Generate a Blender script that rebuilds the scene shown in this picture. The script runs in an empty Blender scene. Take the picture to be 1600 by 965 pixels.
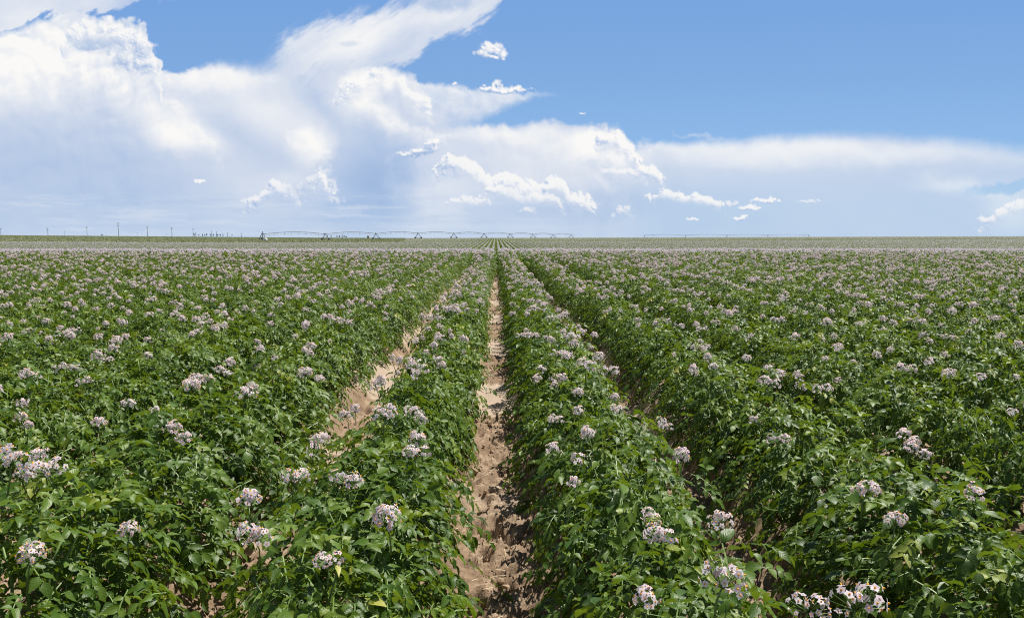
import bpy, math, random
import numpy as np
from mathutils import Vector, Matrix, Euler
SKY_ONLY = False
random.seed(7); rng = np.random.default_rng(11)
sc = bpy.context.scene
col = sc.collection
R = math.radians
# ------------------------------------------------------------------ frame of reference
# z = 0 is the furrow floor by the camera, y runs along the rows, x across them
EYE = 1.35
YAW, PITCH = R(1.16), R(5.40)
FPX = 1232.0                                   # focal length in photo pixels (1600 wide)
fwd = Vector((math.sin(YAW)*math.cos(PITCH), math.cos(YAW)*math.cos(PITCH), -math.sin(PITCH)))
rgt = Vector((math.cos(YAW), -math.sin(YAW), 0))
upv = rgt.cross(fwd)
ROW = 0.914
SUN_EL, SUN_AZ = R(64), R(58)                  # azimuth measured clockwise from +y (the view direction)

cam = bpy.data.cameras.new('camera'); camo = bpy.data.objects.new('camera', cam); col.objects.link(camo)
cam.sensor_width = 36; cam.lens = FPX/1600*36; cam.clip_start = 0.05; cam.clip_end = 20000
camo.location = (0, 0, EYE)
camo.rotation_euler = Matrix((rgt, upv, -fwd)).transposed().to_euler()
sc.camera = camo
sc.view_settings.view_transform = 'Standard'; sc.view_settings.look = 'None'; sc.view_settings.exposure = 0
sc.cycles.max_bounces = 8; sc.cycles.diffuse_bounces = 3; sc.cycles.transmission_bounces = 4
sc.cycles.use_denoising = False; sc.cycles.filter_width = 1.1

def lin(r, g, b):
    f = lambda c: (c/255/12.92) if c/255 <= 0.04045 else ((c/255+0.055)/1.055)**2.4
    return (f(r), f(g), f(b))

# ------------------------------------------------------------------ small node language
class NT:
    def __init__(s, tree): s.t = tree; s.n = tree.nodes; s.l = tree.links
    def node(s, typ, **kw):
        n = s.n.new(typ)
        for k, v in kw.items(): setattr(n, k, v)
        return n
    def put(s, inp, v):
        if isinstance(v, bpy.types.NodeSocket): s.l.new(v, inp)
        elif v is not None: inp.default_value = v
    def m(s, op, a, b=None, c=None, clamp=False):
        n = s.node('ShaderNodeMath', operation=op, use_clamp=clamp)
        s.put(n.inputs[0], a); s.put(n.inputs[1], b); s.put(n.inputs[2], c); return n.outputs[0]
    def v(s, op, a, b=None):
        n = s.node('ShaderNodeVectorMath', operation=op); s.put(n.inputs[0], a)
        if op == 'SCALE': s.put(n.inputs[3], b)
        else: s.put(n.inputs[1], b)
        return n.outputs[1] if op in ('DOT_PRODUCT', 'LENGTH') else n.outputs[0]
    def xyz(s, x, y, z=0.0):
        n = s.node('ShaderNodeCombineXYZ'); s.put(n.inputs[0], x); s.put(n.inputs[1], y); s.put(n.inputs[2], z); return n.outputs[0]
    def sep(s, v):
        n = s.node('ShaderNodeSeparateXYZ'); s.put(n.inputs[0], v); return n.outputs
    def noise(s, vec, scale=1.0, detail=5.0, rough=0.5, lac=2.0, dim='3D', color=False):
        n = s.node('ShaderNodeTexNoise', noise_dimensions=dim)
        s.put(n.inputs['Vector'], vec); n.inputs['Scale'].default_value = scale
        n.inputs['Detail'].default_value = detail; n.inputs['Roughness'].default_value = rough; n.inputs['Lacunarity'].default_value = lac
        return n.outputs['Color'] if color else n.outputs['Fac']
    def ss(s, x, a, b, lo=0.0, hi=1.0, kind='SMOOTHSTEP'):
        n = s.node('ShaderNodeMapRange', interpolation_type=kind, clamp=True)
        for i, q in enumerate((x, a, b, lo, hi)): s.put(n.inputs[i], q)
        return n.outputs[0]
    def mix(s, f, a, b, mode='MIX'):
        n = s.node('ShaderNodeMix', data_type='RGBA', blend_type=mode)
        s.put(n.inputs[0], f)
        s.put(n.inputs[6], (a + (1,)) if isinstance(a, tuple) and len(a) == 3 else a)
        s.put(n.inputs[7], (b + (1,)) if isinstance(b, tuple) and len(b) == 3 else b)
        return n.outputs[2]
    def ramp(s, f, stops, interp='LINEAR'):
        n = s.node('ShaderNodeValToRGB'); s.put(n.inputs[0], f); e = n.color_ramp; e.interpolation = interp
        while len(e.elements) < len(stops): e.elements.new(0.5)
        for q, (p, c) in zip(e.elements, stops): q.position = p; q.color = (*c, 1)
        return n.outputs[0]
    def curve(s, x, pts, x0, x1, y0, y1):
        """piecewise linear function of x given by pts"""
        n = s.node('ShaderNodeFloatCurve'); c = n.mapping.curves[0]
        P = [((px-x0)/(x1-x0), (py-y0)/(y1-y0)) for px, py in pts]
        c.points[0].location = P[0]; c.points[1].location = P[-1]
        for p in P[1:-1]: c.points.new(*p)
        for p in c.points: p.handle_type = 'VECTOR'
        n.mapping.use_clip = False; n.mapping.update()
        s.put(n.inputs[1], s.ss(x, x0, x1, kind='LINEAR'))
        return s.m('MULTIPLY_ADD', n.outputs[0], (y1-y0), y0)
# ------------------------------------------------------------------ numpy noise used for terrain, clouds and scatter
_perm = np.random.default_rng(5).permutation(4096)
_ga = np.random.default_rng(6).uniform(0, 2*np.pi, 4096)
_gx, _gy = np.cos(_ga).astype(np.float32), np.sin(_ga).astype(np.float32)
def perlin(x, y, seed=0):
    xi = np.floor(x).astype(np.int64); yi = np.floor(y).astype(np.int64)
    xf = (x-xi).astype(np.float32); yf = (y-yi).astype(np.float32)
    u = xf*xf*xf*(xf*(xf*6-15)+10); v = yf*yf*yf*(yf*(yf*6-15)+10)
    def g(ix, iy, dx, dy):
        h = _perm[(_perm[(ix+seed*131) & 4095]+iy) & 4095]
        return _gx[h]*dx+_gy[h]*dy
    a = g(xi, yi, xf, yf); b = g(xi+1, yi, xf-1, yf); c_ = g(xi, yi+1, xf, yf-1); d = g(xi+1, yi+1, xf-1, yf-1)
    return (a+(b-a)*u+(c_-a)*v+(a-b-c_+d)*u*v)*1.5
def fbm(x, y, octv=5, rough=0.5, seed=0, kind='fbm'):
    s = 0; a = 1.0; t = 0
    for o in range(octv):
        n = perlin(x, y, seed+o)
        if kind == 'billow': n = np.abs(n)*2-0.5
        elif kind == 'ridge': n = 0.5-np.abs(n)*2
        s = s+a*n; t += a; a *= rough
        x, y = x*2.03*0.98-y*0.35+17.3, y*2.03*0.98+x*0.35-9.1
    return s/t
def sstep(x, a, b):
    t = np.clip((x-a)/(b-a), 0, 1); return t*t*(3-2*t)
# ------------------------------------------------------------------ clouds, laid out by direction
TONES = np.array([0, .25, .5, .75, 1.0]); TCOL = np.array([lin(146, 175, 218), lin(176, 197, 228), lin(202, 214, 234), lin(227, 232, 241), lin(250, 249, 247)])
def tone(t):
    t = np.clip(t, 0, 1.04); return np.stack([np.interp(t, TONES, TCOL[:, i]) for i in range(3)], -1)
def sky_layers(X, Y):
    """colour and cover of the clouds seen in direction (X, Y)"""
    C = np.zeros(X.shape+(3,)); A = np.zeros(X.shape)
    def over(a, col_):
        nonlocal C, A
        a = np.clip(a, 0, 1); An = a+A*(1-a)
        C = (col_*a[..., None]+C*(A*(1-a))[..., None])/np.maximum(An, 1e-6)[..., None]; A = An
    def pl(x, pts): return np.interp(x, [p[0] for p in pts], [p[1] for p in pts])
    def el(X_, Y_, cx, cy, rx, ry, rot=0):
        r = R(rot); dx, dy = X_-cx, Y_-cy
        return np.hypot((dx*math.cos(r)+dy*math.sin(r))/rx, (-dx*math.sin(r)+dy*math.cos(r))/ry)
    def glow(X_, Y_, lst, start):
        acc = np.full(X.shape, start)
        for (cx, cy, rx, ry, rot, amp) in lst: acc = acc+amp*sstep(-el(X_, Y_, cx, cy, rx, ry, rot), -1, 0)
        return acc
    wx, wy = fbm(X/70, Y/70, 5, .55, 1), fbm(X/70, Y/70, 5, .55, 21)
    fx, fy = fbm(X/15, Y/15, 4, .6, 41), fbm(X/15, Y/15, 4, .6, 61)
    bil = fbm(X/52+wx*.3, Y/52+wy*.3, 5, .48, 81, 'billow'); fine = fbm(X/24, Y/20, 5, .6, 101)
    soft = fbm(X/120, Y/80, 5, .5, 121)
    Xm, Ym = X+wx*34, Y+wy*34
    # the great sheet: everything under its upper edge
    cal = 1-.65*sstep(X, 1000, 1080); Xc, Yc = X+wx*14+fx*5, Y+(wy*12+fy*5)*cal
    crisp = pl(X, [(-400, .3), (60, .6), (120, 1), (250, 1), (300, .6), (350, .2), (600, .5), (640, .6), (700, .25), (900, .3), (945, 1), (1000, .8), (1060, .1), (2200, 0)])
    top = pl(Xc, [(-400, 60), (0, 48), (60, 32), (118, 24), (160, 38), (200, 34), (228, 50), (240, 74), (249, 96), (244, 116), (262, 121), (285, 121), (305, 106),
                  (345, 99), (375, 108), (430, 102), (520, 80), (590, 100), (620, 106), (650, 126), (665, 150), (690, 190), (710, 197), (800, 194), (900, 193), (944, 196), (952, 206), (972, 208), (984, 220), (992, 229), (1100, 225), (1200, 217), (1320, 213), (1450, 219), (1600, 237), (2200, 300)])
    sA = pl(X, [(-400, 20), (0, 16), (110, 4), (250, 3.5), (290, 6), (340, 10), (430, 20), (600, 10), (660, 6), (940, 5), (990, 7), (1100, 11), (1600, 18), (2200, 30)])
    dA = Yc-top-crisp*(bil*-16)-(1-crisp)*fine*4
    a = sstep(dA/sA, -1, 1)
    right = sstep(X, 950, 1060)
    a = a*pl(X, [(-400, 1), (960, 1), (1000, .95), (1060, .93), (1300, .92), (1500, .86), (1600, .75), (2200, .3)])
    fR = pl(Y, [(225, 1), (255, .95), (285, .82), (320, .6), (372, .4)]); fL = pl(Y, [(270, 1), (330, .85), (374, .62)])
    a = a*(fR*right+fL*(1-right))
    a = a*(1-.85*sstep(-el(Xc+wx*26, Y+wy*16+fy*6+soft*8, 1590, 291, 100, 12, -6), -1.15, -.5))
    light = [(20, 90, 260, 120, 0, .52), (120, 70, 90, 70, 0, .25), (200, 70, 70, 50, 0, .35), (205, 130, 90, 60, 20, .22), (250, 180, 100, 60, 30, .30), (300, 220, 90, 38, 12, .42), (290, 150, 70, 60, 20, .15),
             (340, 120, 120, 34, 0, .34), (400, 150, 150, 60, 20, .18), (485, 222, 62, 55, 35, .50), (420, 190, 110, 45, 30, .2), (500, 250, 28, 30, 10, .2),
             (555, 150, 55, 60, 55, .45), (598, 128, 55, 34, 10, .42), (600, 175, 70, 34, 35, .38), (645, 205, 60, 26, 20, .28), (655, 160, 60, 35, 0, .25), (800, 208, 210, 26, 0, .36), (930, 225, 70, 40, 0, .30), (960, 222, 50, 30, 0, .25),
             (850, 265, 240, 80, 0, .16), (690, 320, 80, 80, 0, .20), (1300, 232, 700, 40, 0, .36), (1150, 250, 300, 50, 0, .10), (430, 300, 80, 40, 0, .10), (480, 290, 60, 40, 0, .12), (1580, 330, 80, 60, 0, .45), (1500, 292, 120, 22, 8, .35)]
    dark = [(60, 270, 330, 130, 0, -.22), (230, 300, 160, 90, 0, -.10), (390, 220, 120, 36, 30, -.08), (600, 250, 90, 110, 15, -.24), (565, 300, 130, 90, 0, -.26), (505, 165, 50, 110, -32, -.14), (225, 150, 60, 34, 20, -.10),
            (560, 335, 240, 34, 0, -.1), (860, 320, 220, 50, 0, -.12), (1000, 330, 300, 60, 0, -.10), (515, 262, 14, 20, 0, -.15), (450, 312, 60, 16, 0, -.2), (610, 165, 26, 18, 0, -.14), (618, 150, 30, 20, 0, -.10), (780, 262, 100, 40, 0, .05)]
    Xg, Yg = X+wx*16+soft*30, Y+wy*14+soft*24
    t = glow(Xg, Yg, light+dark, .52)+soft*.06
    up = np.where(X > 600, pl(Y, [(40, 1), (200, 1), (290, .35), (372, .2)]), pl(Y, [(40, 1), (110, 1), (175, .28), (300, .12)]))
    dyb = fbm(X/52+.14+wx*.3, Y/52-.22+wy*.3, 5, .48, 81, 'billow')
    t = t+(bil-dyb)*.42*crisp*up+fine*.02*up
    over(a, tone(t))
    # virga and low strata on the left horizon
    st = fbm(X/150+wx*.2, (Y+wy*5+fy*2)/10, 5, .62, 141)*1.1
    stm = sstep(Y, 290, 318)*pl(Y, [(350, 1), (374, .4)])*sstep(-X, -1000, -560)*(.6+.6*soft)
    over(.55*sstep(st, .02, .45)*stm, tone(np.full(X.shape, .72))); over(.40*sstep(-st, .0, .5)*stm, tone(np.full(X.shape, .10)))
    # the arm reaching up to the right, drawn out by the wind
    r = R(-33); sx, sy = (X*math.cos(r)+Y*math.sin(r)), (-X*math.sin(r)+Y*math.cos(r))
    stk = fbm(sx/150+wx*.5, sy/38+wy*.5, 6, .52, 161); stk2 = fbm(sx/60, sy/12, 5, .65, 181)
    Ys = Y+(stk*34+stk2*22)*(1+.6*sstep(-X, -560, -420))+fine*7+wy*8
    tb = pl(X, [(300, 130), (405, 96), (420, 76), (480, 40), (560, 14), (620, -10), (900, -80)])
    bb = pl(X, [(300, 160), (400, 112), (590, 112), (640, 94), (676, 68), (700, 50), (735, 46), (762, 34), (780, 8), (800, -40), (900, -150)])
    a = sstep(Ys-tb, -12, 30)*sstep(bb-Ys, -8, 12)*sstep(X+stk*40, 395, 470)
    tB = glow(X, Y, [(560, 60, 150, 50, -30, .32), (690, 25, 90, 30, -10, .25), (610, 112, 70, 20, -10, -.16), (520, 105, 70, 34, -20, -.18), (600, 90, 80, 20, -30, -.10)], .64)+stk*.22+stk2*.07+fine*.05
    over(a*.95, tone(tB))
    a = sstep(-el(X+wx*16, Y+wy*12+fy*5, 694, 2, 52, 17), -1.1, -.5); over(a*.85, tone(.30+.4*fine+sstep(-Y, -16, 0)*-.05))
    a = sstep(-el(X+wx*12, Y+wy*10+fy*3, 545, 68, 22, 5), -1.1, -.3); over(a*.5, tone(np.full(X.shape, .42)))
    a = sstep(-el(X+wx*12, Y+wy*10+fy*3, 36, 53, 16, 5), -1.1, -.3); over(a*.5, tone(np.full(X.shape, .42)))
    # tongue of cirrus
    tc = pl(Xc, [(600, 100), (640, 124), (700, 133), (770, 141), (836, 147), (900, 150)]); bc = pl(Xc, [(600, 230), (700, 205), (746, 190), (772, 172), (836, 150), (900, 140)])
    a = sstep(Yc-tc-fine*5, -4, 6)*sstep(bc-Yc+soft*10, -10, 12)*sstep(X, 612, 645)
    over(a*(.86+.3*fine), tone(pl(Y, [(130, .84), (160, .70), (195, .5)])+fine*.1))
    # veil over the top left corner
    tv = pl(X, [(-400, 60), (0, 52), (120, 22), (180, 10), (262, -6), (400, -40)])
    over(.9*sstep(tv-Ys+stk*8, -6, 9)*sstep(-X, -300, -120), tone(.72+soft*.3+stk*.15))
    # wisp over the right sheet
    a = sstep(-el(Xm, Ym+fine*4, 1090, 212, 50, 7, 14), -1, -.2)*.55; over(a*(.7+.6*fine), tone(np.full(X.shape, .62)))
    # heaped clouds: thickness from overlapping puffs and billow noise, lit from its slope
    def heap(lst, amp=1.0, edge=.75, cover=1.0, s=20.0, lo=.30, gain=1.0, seed=201, flat=None, bias=.12):
        x0 = min(q[0]-q[2]*1.8 for q in lst); x1 = max(q[0]+q[2]*1.8 for q in lst); y0 = min(q[1]-q[3]*2 for q in lst); y1 = max(q[1]+q[3]*2 for q in lst)
        iy, ix = np.where((Y[:, :1] > y0) & (Y[:, :1] < y1))[0], np.where((X[0] > x0) & (X[0] < x1))[0]
        if not len(iy) or not len(ix): return
        S = np.s_[iy[0]:iy[-1]+1, ix[0]:ix[-1]+1]; x, y = X[S], Y[S]
        def thick(x, y):
            xx, yy = x+perlin(x/s*.9, y/s*.9, seed+30)*s*.35, y+perlin(x/s*.9, y/s*.9, seed+31)*s*.3
            f = np.zeros(x.shape)-9
            for (cx, cy, rx, ry) in lst:
                e = 1-np.hypot((xx-cx)/rx, np.where(yy > cy, 1.3, 1.0)*(yy-cy)/ry)**1.6; f = np.logaddexp(f*7, e*7)/7
            return f+amp*fbm(x/s, y/s, 6, .58, seed, 'billow')-bias
        h = thick(x, y); a_ = sstep(h, 0, edge)
        dx, dy = 1.6, -2.2
        hh = lambda q: np.sqrt(np.clip(q, 0, None)+.05)
        d = (hh(h)-hh(thick(x+dx, y+dy)))*1.0; d2 = (hh(h)-hh(thick(x+dx*3, y+dy*3)))*.6
        t_ = .46+gain*(d*1.8+d2*1.8)
        if flat: t_ = t_+np.interp(y, *flat)
        full = np.zeros(X.shape); full[S] = a_*cover; tt = np.zeros(X.shape); tt[S] = t_
        over(full, tone(tt))
    # towers seen edge on: a bright crinkled upper rim that fades down into the veil
    def rim(line, depth, s=16.0, amp=.9, t0=.80, t1=.45, cover=.95, gain=1.0, seed=301, edge=.50, soft_end=18):
        x0, x1 = line[0][0], line[-1][0]; y0 = min(p[1] for p in line)-30; y1 = max(p[1] for p in line)+depth*1.6
        iy, ix = np.where((Y[:, 0] > y0) & (Y[:, 0] < y1))[0], np.where((X[0] > x0-30) & (X[0] < x1+30))[0]
        if not len(iy) or not len(ix): return
        S = np.s_[iy[0]:iy[-1]+1, ix[0]:ix[-1]+1]; x, y = X[S], Y[S]; L = np.array(line, float)
        def f(x, y):
            xx = x+perlin(x/s*.8, y/s*.8, seed+30)*s*.6; yy = y+perlin(x/s*.8, y/s*.8, seed+31)*s*.35
            e = np.minimum(xx-x0, x1-xx)/soft_end
            return np.minimum((yy-np.interp(xx, L[:, 0], L[:, 1]))/s*1.6, e)+amp*fbm(x/s, y/s, 6, .6, seed, 'billow')-.1
        h = f(x, y); dd = (y-np.interp(x, L[:, 0], L[:, 1]))/depth+.35*fbm(x/22, y/22, 4, .6, seed+50)
        a_ = sstep(h, 0, edge)*(1-sstep(dd, .35, 1.15))
        hh = lambda q: np.sqrt(np.clip(q, 0, 3)+.04)
        t_ = t0+(t1-t0)*sstep(dd, .0, 1.0)+gain*((hh(h)-hh(f(x+1.4, y-2.0)))*1.7+(hh(h)-hh(f(x+4, y-6)))*.7)*(1-.6*sstep(dd, 0, 1))
        full = np.zeros(X.shape); full[S] = a_*cover; tt = np.zeros(X.shape); tt[S] = t_
        over(full, tone(tt))
    rim([(95, 60), (112, 30), (130, 24), (160, 38), (185, 34), (212, 40), (232, 58), (243, 80), (250, 100), (246, 118), (262, 124)], 60, s=22, t0=.80, t1=.60, cover=.8, gain=.9, seed=311)
    rim([(240, 140), (270, 150), (300, 185), (322, 205), (338, 222), (348, 240)], 40, s=20, t0=.84, t1=.6, cover=.5, gain=.5, edge=1.0, seed=321)
    rim([(430, 185), (460, 200), (490, 212), (510, 225), (520, 240), (522, 262)], 60, s=22, t0=.84, t1=.55, cover=.5, gain=.4, edge=1.2, seed=331)
    rim([(515, 150), (530, 132), (555, 120), (575, 108), (600, 104), (622, 110), (640, 126), (652, 142), (668, 152), (682, 162)], 46, s=22, t0=.78, t1=.56, cover=.85, gain=1.0, edge=.6, seed=341)
    rim([(560, 150), (590, 165), (620, 182), (655, 195), (690, 205), (705, 215)], 34, s=20, t0=.84, t1=.6, cover=.5, gain=.5, edge=.9, seed=343)
    rim([(925, 204), (950, 204), (972, 207), (984, 214), (994, 226), (1001, 240), (1008, 252)], 46, s=15, t0=.76, t1=.58, cover=.9, gain=1.2, seed=351)
    rim([(985, 264), (1000, 254), (1015, 256), (1030, 264), (1038, 276), (1042, 290)], 28, s=14, t0=.78, t1=.56, cover=.9, gain=1.2, seed=353)
    rim([(928, 262), (950, 260), (985, 263), (1000, 266)], 14, s=11, t0=.82, t1=.6, cover=.7, gain=.6, seed=354)
    rim([(1012, 306), (1025, 297), (1040, 294), (1062, 298), (1080, 300), (1105, 304), (1125, 310), (1135, 316)], 20, s=12, t0=.72, t1=.48, cover=.85, gain=1.1, seed=355)
    rim([(372, 318), (385, 308), (402, 302), (414, 288), (428, 276), (440, 282), (454, 285), (462, 296), (480, 300)], 32, s=11, t0=.74, t1=.42, cover=.68, seed=361, gain=1.4, edge=.8)
    rim([(452, 300), (470, 284), (486, 268), (496, 260), (508, 258), (516, 270), (524, 284), (536, 300)], 44, s=13, t0=.66, t1=.40, cover=.55, gain=.9, seed=363, edge=.8)
    rim([(488, 272), (500, 266), (508, 274), (514, 290), (524, 300)], 30, s=9, t0=.88, t1=.6, cover=.75, seed=365)
    rim([(676, 262), (688, 244), (702, 238), (722, 242), (738, 250), (752, 258), (760, 270), (776, 272), (790, 266), (806, 267), (820, 280), (846, 284), (856, 276), (870, 272), (884, 280), (892, 296), (905, 300), (918, 300), (934, 309)], 36, s=12, t0=.76, t1=.46, cover=.85, seed=371, gain=1.5)
    rim([(752, 300), (770, 288), (792, 290), (820, 300), (850, 300), (872, 306), (884, 316)], 22, s=10, t0=.84, t1=.5, cover=.7, seed=373)
    rim([(690, 318), (704, 308), (722, 304), (740, 308), (760, 308), (770, 316)], 14, s=10, t0=.78, t1=.5, cover=.65, seed=375)
    rim([(806, 328), (818, 322), (834, 324), (842, 330)], 10, s=8, t0=.78, t1=.5, cover=.6, seed=377)
    rim([(952, 338), (962, 326), (975, 322), (984, 330), (990, 338)], 14, s=9, t0=.72, t1=.5, cover=.5, edge=.8, seed=379)
    rim([(1528, 346), (1546, 334), (1560, 324), (1576, 316), (1592, 308), (1640, 300)], 28, s=14, t0=.84, t1=.5, cover=.7, edge=.6, seed=381)
    heap([(1083, 342, 13, 4), (1170, 325, 17, 7), (1155, 341, 16, 4), (1197, 313, 24, 6), (312, 283, 12, 4)], cover=.85, s=11, edge=.5, flat=([300, 345], [.12, .10]), gain=.8)
    heap([(1262, 314, 28, 3.5), (1140, 318, 18, 5), (970, 328, 14, 10), (560, 286, 1, 1)], cover=.6, s=11, edge=.7, gain=.5, flat=([300, 345], [.1, .1]))
    heap([(768, 77, 24, 14), (752, 84, 14, 11), (785, 86, 11, 11), (768, 90, 26, 7)], cover=.99, s=15, amp=.7, flat=([62, 84, 98], [.2, .12, -.22]))
    heap([(785, 143, 50, 7), (777, 131, 8, 9), (764, 139, 22, 7), (800, 140, 26, 7)], cover=.98, s=13, flat=([120, 142, 154], [.22, .12, -.2]))
    heap([(908, 177, 8, 3), (711, 131, 6, 3)], cover=.9, s=9, flat=([100, 200], [.15, .15]))
    heap([(638, 241, 26, 5), (660, 237, 24, 7), (673, 228, 16, 11), (680, 222, 8, 6)], cover=.99, s=12, amp=.7, flat=([215, 232, 245], [.2, .0, -.45]))
    heap([(150, 62, 38, 26), (190, 58, 40, 24), (222, 78, 22, 24), (230, 100, 18, 20), (205, 95, 40, 28)], cover=.75, s=26, edge=.5, gain=.75, flat=([30, 60, 78, 92, 120], [.3, .14, -.12, .02, .15]))
    heap([(150, 66, 34, 14), (132, 72, 20, 10)], cover=.7, s=22, edge=.6, gain=.5, flat=([50, 62, 84], [.16, -.1, -.42]))
    for (cx, cy, rx, ry, cv, tn) in ((697, 5, 56, 15, .85, .36), (150, 70, 46, 17, .6, .42), (675, 233, 16, 9, .55, .35), (470, 298, 34, 14, .4, .36)):
        a = sstep(-el(X+wx*16+fx*5, Y+wy*12+fy*5, cx, cy, rx, ry), -1.15, -.35)*cv; over(a, tone(tn+.25*fine))
    return C, A
def haze_tint(Y): return None
# ------------------------------------------------------------------ tags, mesh helpers, materials
def tag(o, label=None, cat=None, group=None, kind=None):
    if label: o['label'] = label
    if cat: o['category'] = cat
    if group: o['group'] = group
    if kind: o['kind'] = kind
    return o
def mesh_np(name, V, loops, counts, mats=(), midx=None, smooth=True, uv=None, attrs=None):
    me = bpy.data.meshes.new(name)
    V = np.asarray(V, np.float32); loops = np.asarray(loops, np.int32); counts = np.asarray(counts, np.int32)
    me.vertices.add(len(V)); me.vertices.foreach_set('co', V.ravel())
    me.loops.add(len(loops)); me.loops.foreach_set('vertex_index', loops)
    me.polygons.add(len(counts)); st = np.zeros(len(counts), np.int32); st[1:] = np.cumsum(counts)[:-1]
    me.polygons.foreach_set('loop_start', st)
    for m_ in mats: me.materials.append(m_)
    if midx is not None: me.polygons.foreach_set('material_index', np.asarray(midx, np.int32))
    if uv is not None:
        u = me.uv_layers.new(name='uv'); u.data.foreach_set('uv', np.asarray(uv, np.float32)[loops].ravel())
    for k, a in (attrs or {}).items():
        at = me.attributes.new(k, 'FLOAT', 'POINT'); at.data.foreach_set('value', np.asarray(a, np.float32))
    me.update(calc_edges=True)
    me.shade_smooth() if smooth else me.shade_flat()
    return me
def grid_faces(ny, nx):
    i = (np.arange(ny-1)[:, None]*nx+np.arange(nx-1)[None, :]).ravel()
    return np.stack([i, i+1, i+nx+1, i+nx], -1).ravel(), np.full(len(i), 4)
def link(name, me, parent=None):
    o = bpy.data.objects.new(name, me); col.objects.link(o)
    if parent: o.parent = parent
    return o
def mat(name):
    m_ = bpy.data.materials.new(name); m_.use_nodes = True; nt = NT(m_.node_tree)
    return m_, nt, m_.node_tree.nodes['Principled BSDF'], m_.node_tree.nodes['Material Output']
def plain(name, c_, rough=.6, metal=0.0, var=.25, scale=8.0):
    m_, n_, p, o = mat(name)
    tcn = n_.node('ShaderNodeTexCoord').outputs['Object']
    f = n_.noise(tcn, scale, 4, .6)
    n_.put(p.inputs['Base Color'], n_.mix(f, tuple(q*(1-var) for q in c_), tuple(min(1, q*(1+var)) for q in c_)))
    p.inputs['Roughness'].default_value = rough; p.inputs['Metallic'].default_value = metal
    return m_
# ------------------------------------------------------------------ world: daylight sky and one sun
world = bpy.data.worlds.new("World"); sc.world = world; world.use_nodes = True
wn = NT(world.node_tree); bg = world.node_tree.nodes['Background']
sk = wn.node('ShaderNodeTexSky', sky_type='NISHITA', sun_disc=False)
sk.sun_elevation = SUN_EL; sk.sun_rotation = SUN_AZ; sk.altitude = 1200; sk.air_density = 1.0; sk.dust_density = 0.8; sk.ozone_density = 1.0
wn.put(bg.inputs[0], sk.outputs[0]); bg.inputs[1].default_value = 0.075
sun = bpy.data.lights.new('sun', 'SUN'); suno = bpy.data.objects.new('sun', sun); col.objects.link(suno)
sun.energy = 6.2; sun.angle = R(0.53); sun.color = (1.0, 0.955, 0.875)
sd = Vector((math.sin(SUN_AZ)*math.cos(SUN_EL), math.cos(SUN_AZ)*math.cos(SUN_EL), math.sin(SUN_EL)))
suno.rotation_euler = sd.to_track_quat('Z', 'Y').to_euler(); suno.location = (30, 20, 60)
# ------------------------------------------------------------------ the cloud sky as a far curved backdrop, 9 km out
def build_sky():
    def axis(segs):
        a = []
        for lo, hi, st in segs: a.extend(np.arange(lo, hi, st))
        return np.array(a)
    ax = axis([(-1600, -40, 12), (-40, 1640, 1.3), (1640, 3201, 12)])
    ay = axis([(-620, -30, 10), (-30, 386, 1.3), (386, 440, 6)])
    X, Y = np.meshgrid(ax, ay)
    C, A = sky_layers(X, Y)
    edge = sstep(X, -1600, -700)*sstep(-X, -3190, -2300)*sstep(Y, -600, -150)
    A = A*edge
    # air light that thickens towards the horizon, behind the clouds
    ha = np.interp(Y, HAZE_Y, HAZE_A)*(.3+.7*edge); hc = np.stack([np.interp(Y, HAZE_Y, [q[i] for q in HAZE_C]) for i in range(3)], -1)
    T = A+ha*(1-A); C = (C*A[..., None]+hc*(ha*(1-A))[..., None])/np.maximum(T, 1e-5)[..., None]
    a, b = (X-800)/FPX, (482.5-Y)/FPX
    F, Rr, U = (np.array(v_)[None, None, :] for v_ in (fwd, rgt, upv))
    d = F+a[..., None]*Rr+b[..., None]*U; d /= np.linalg.norm(d, axis=-1, keepdims=True)
    V = d*9000.0; V[..., 2] += EYE
    lp, ct = grid_faces(*X.shape)
    m_, n_, p, o = mat('cloud_sky'); m_.node_tree.nodes.remove(p)
    at = n_.node('ShaderNodeAttribute', attribute_name='air'); cv = n_.node('ShaderNodeAttribute', attribute_name='cover')
    em = n_.node('ShaderNodeEmission'); n_.put(em.inputs[0], at.outputs['Color']); tr = n_.node('ShaderNodeBsdfTransparent')
    mx = n_.node('ShaderNodeMixShader'); n_.put(mx.inputs[0], cv.outputs['Fac']); n_.l.new(tr.outputs[0], mx.inputs[1]); n_.l.new(em.outputs[0], mx.inputs[2])
    n_.l.new(mx.outputs[0], o.inputs[0]); m_.cycles.emission_sampling = 'NONE'
    me = mesh_np('sky', V.reshape(-1, 3), lp, ct, [m_], attrs={'cover': T.ravel()})
    ca = me.attributes.new('air', 'FLOAT_COLOR', 'POINT'); ca.data.foreach_set('color', np.concatenate([C, np.ones(C.shape[:2]+(1,))], -1).astype(np.float32).ravel())
    tag(link('sky', me), 'blue summer sky with tall white storm clouds and flat anvil', 'sky', kind='structure')
HAZE_Y = [-600, 0, 120, 220, 300, 374, 440]
HAZE_A = [0.0, .86, .78, .82, .86, .9, .94]
HAZE_C = [lin(122, 169, 230), lin(122, 169, 230), lin(131, 178, 235), lin(140, 187, 239), lin(163, 202, 240), lin(178, 209, 240), lin(182, 210, 238)]
build_sky()
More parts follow.
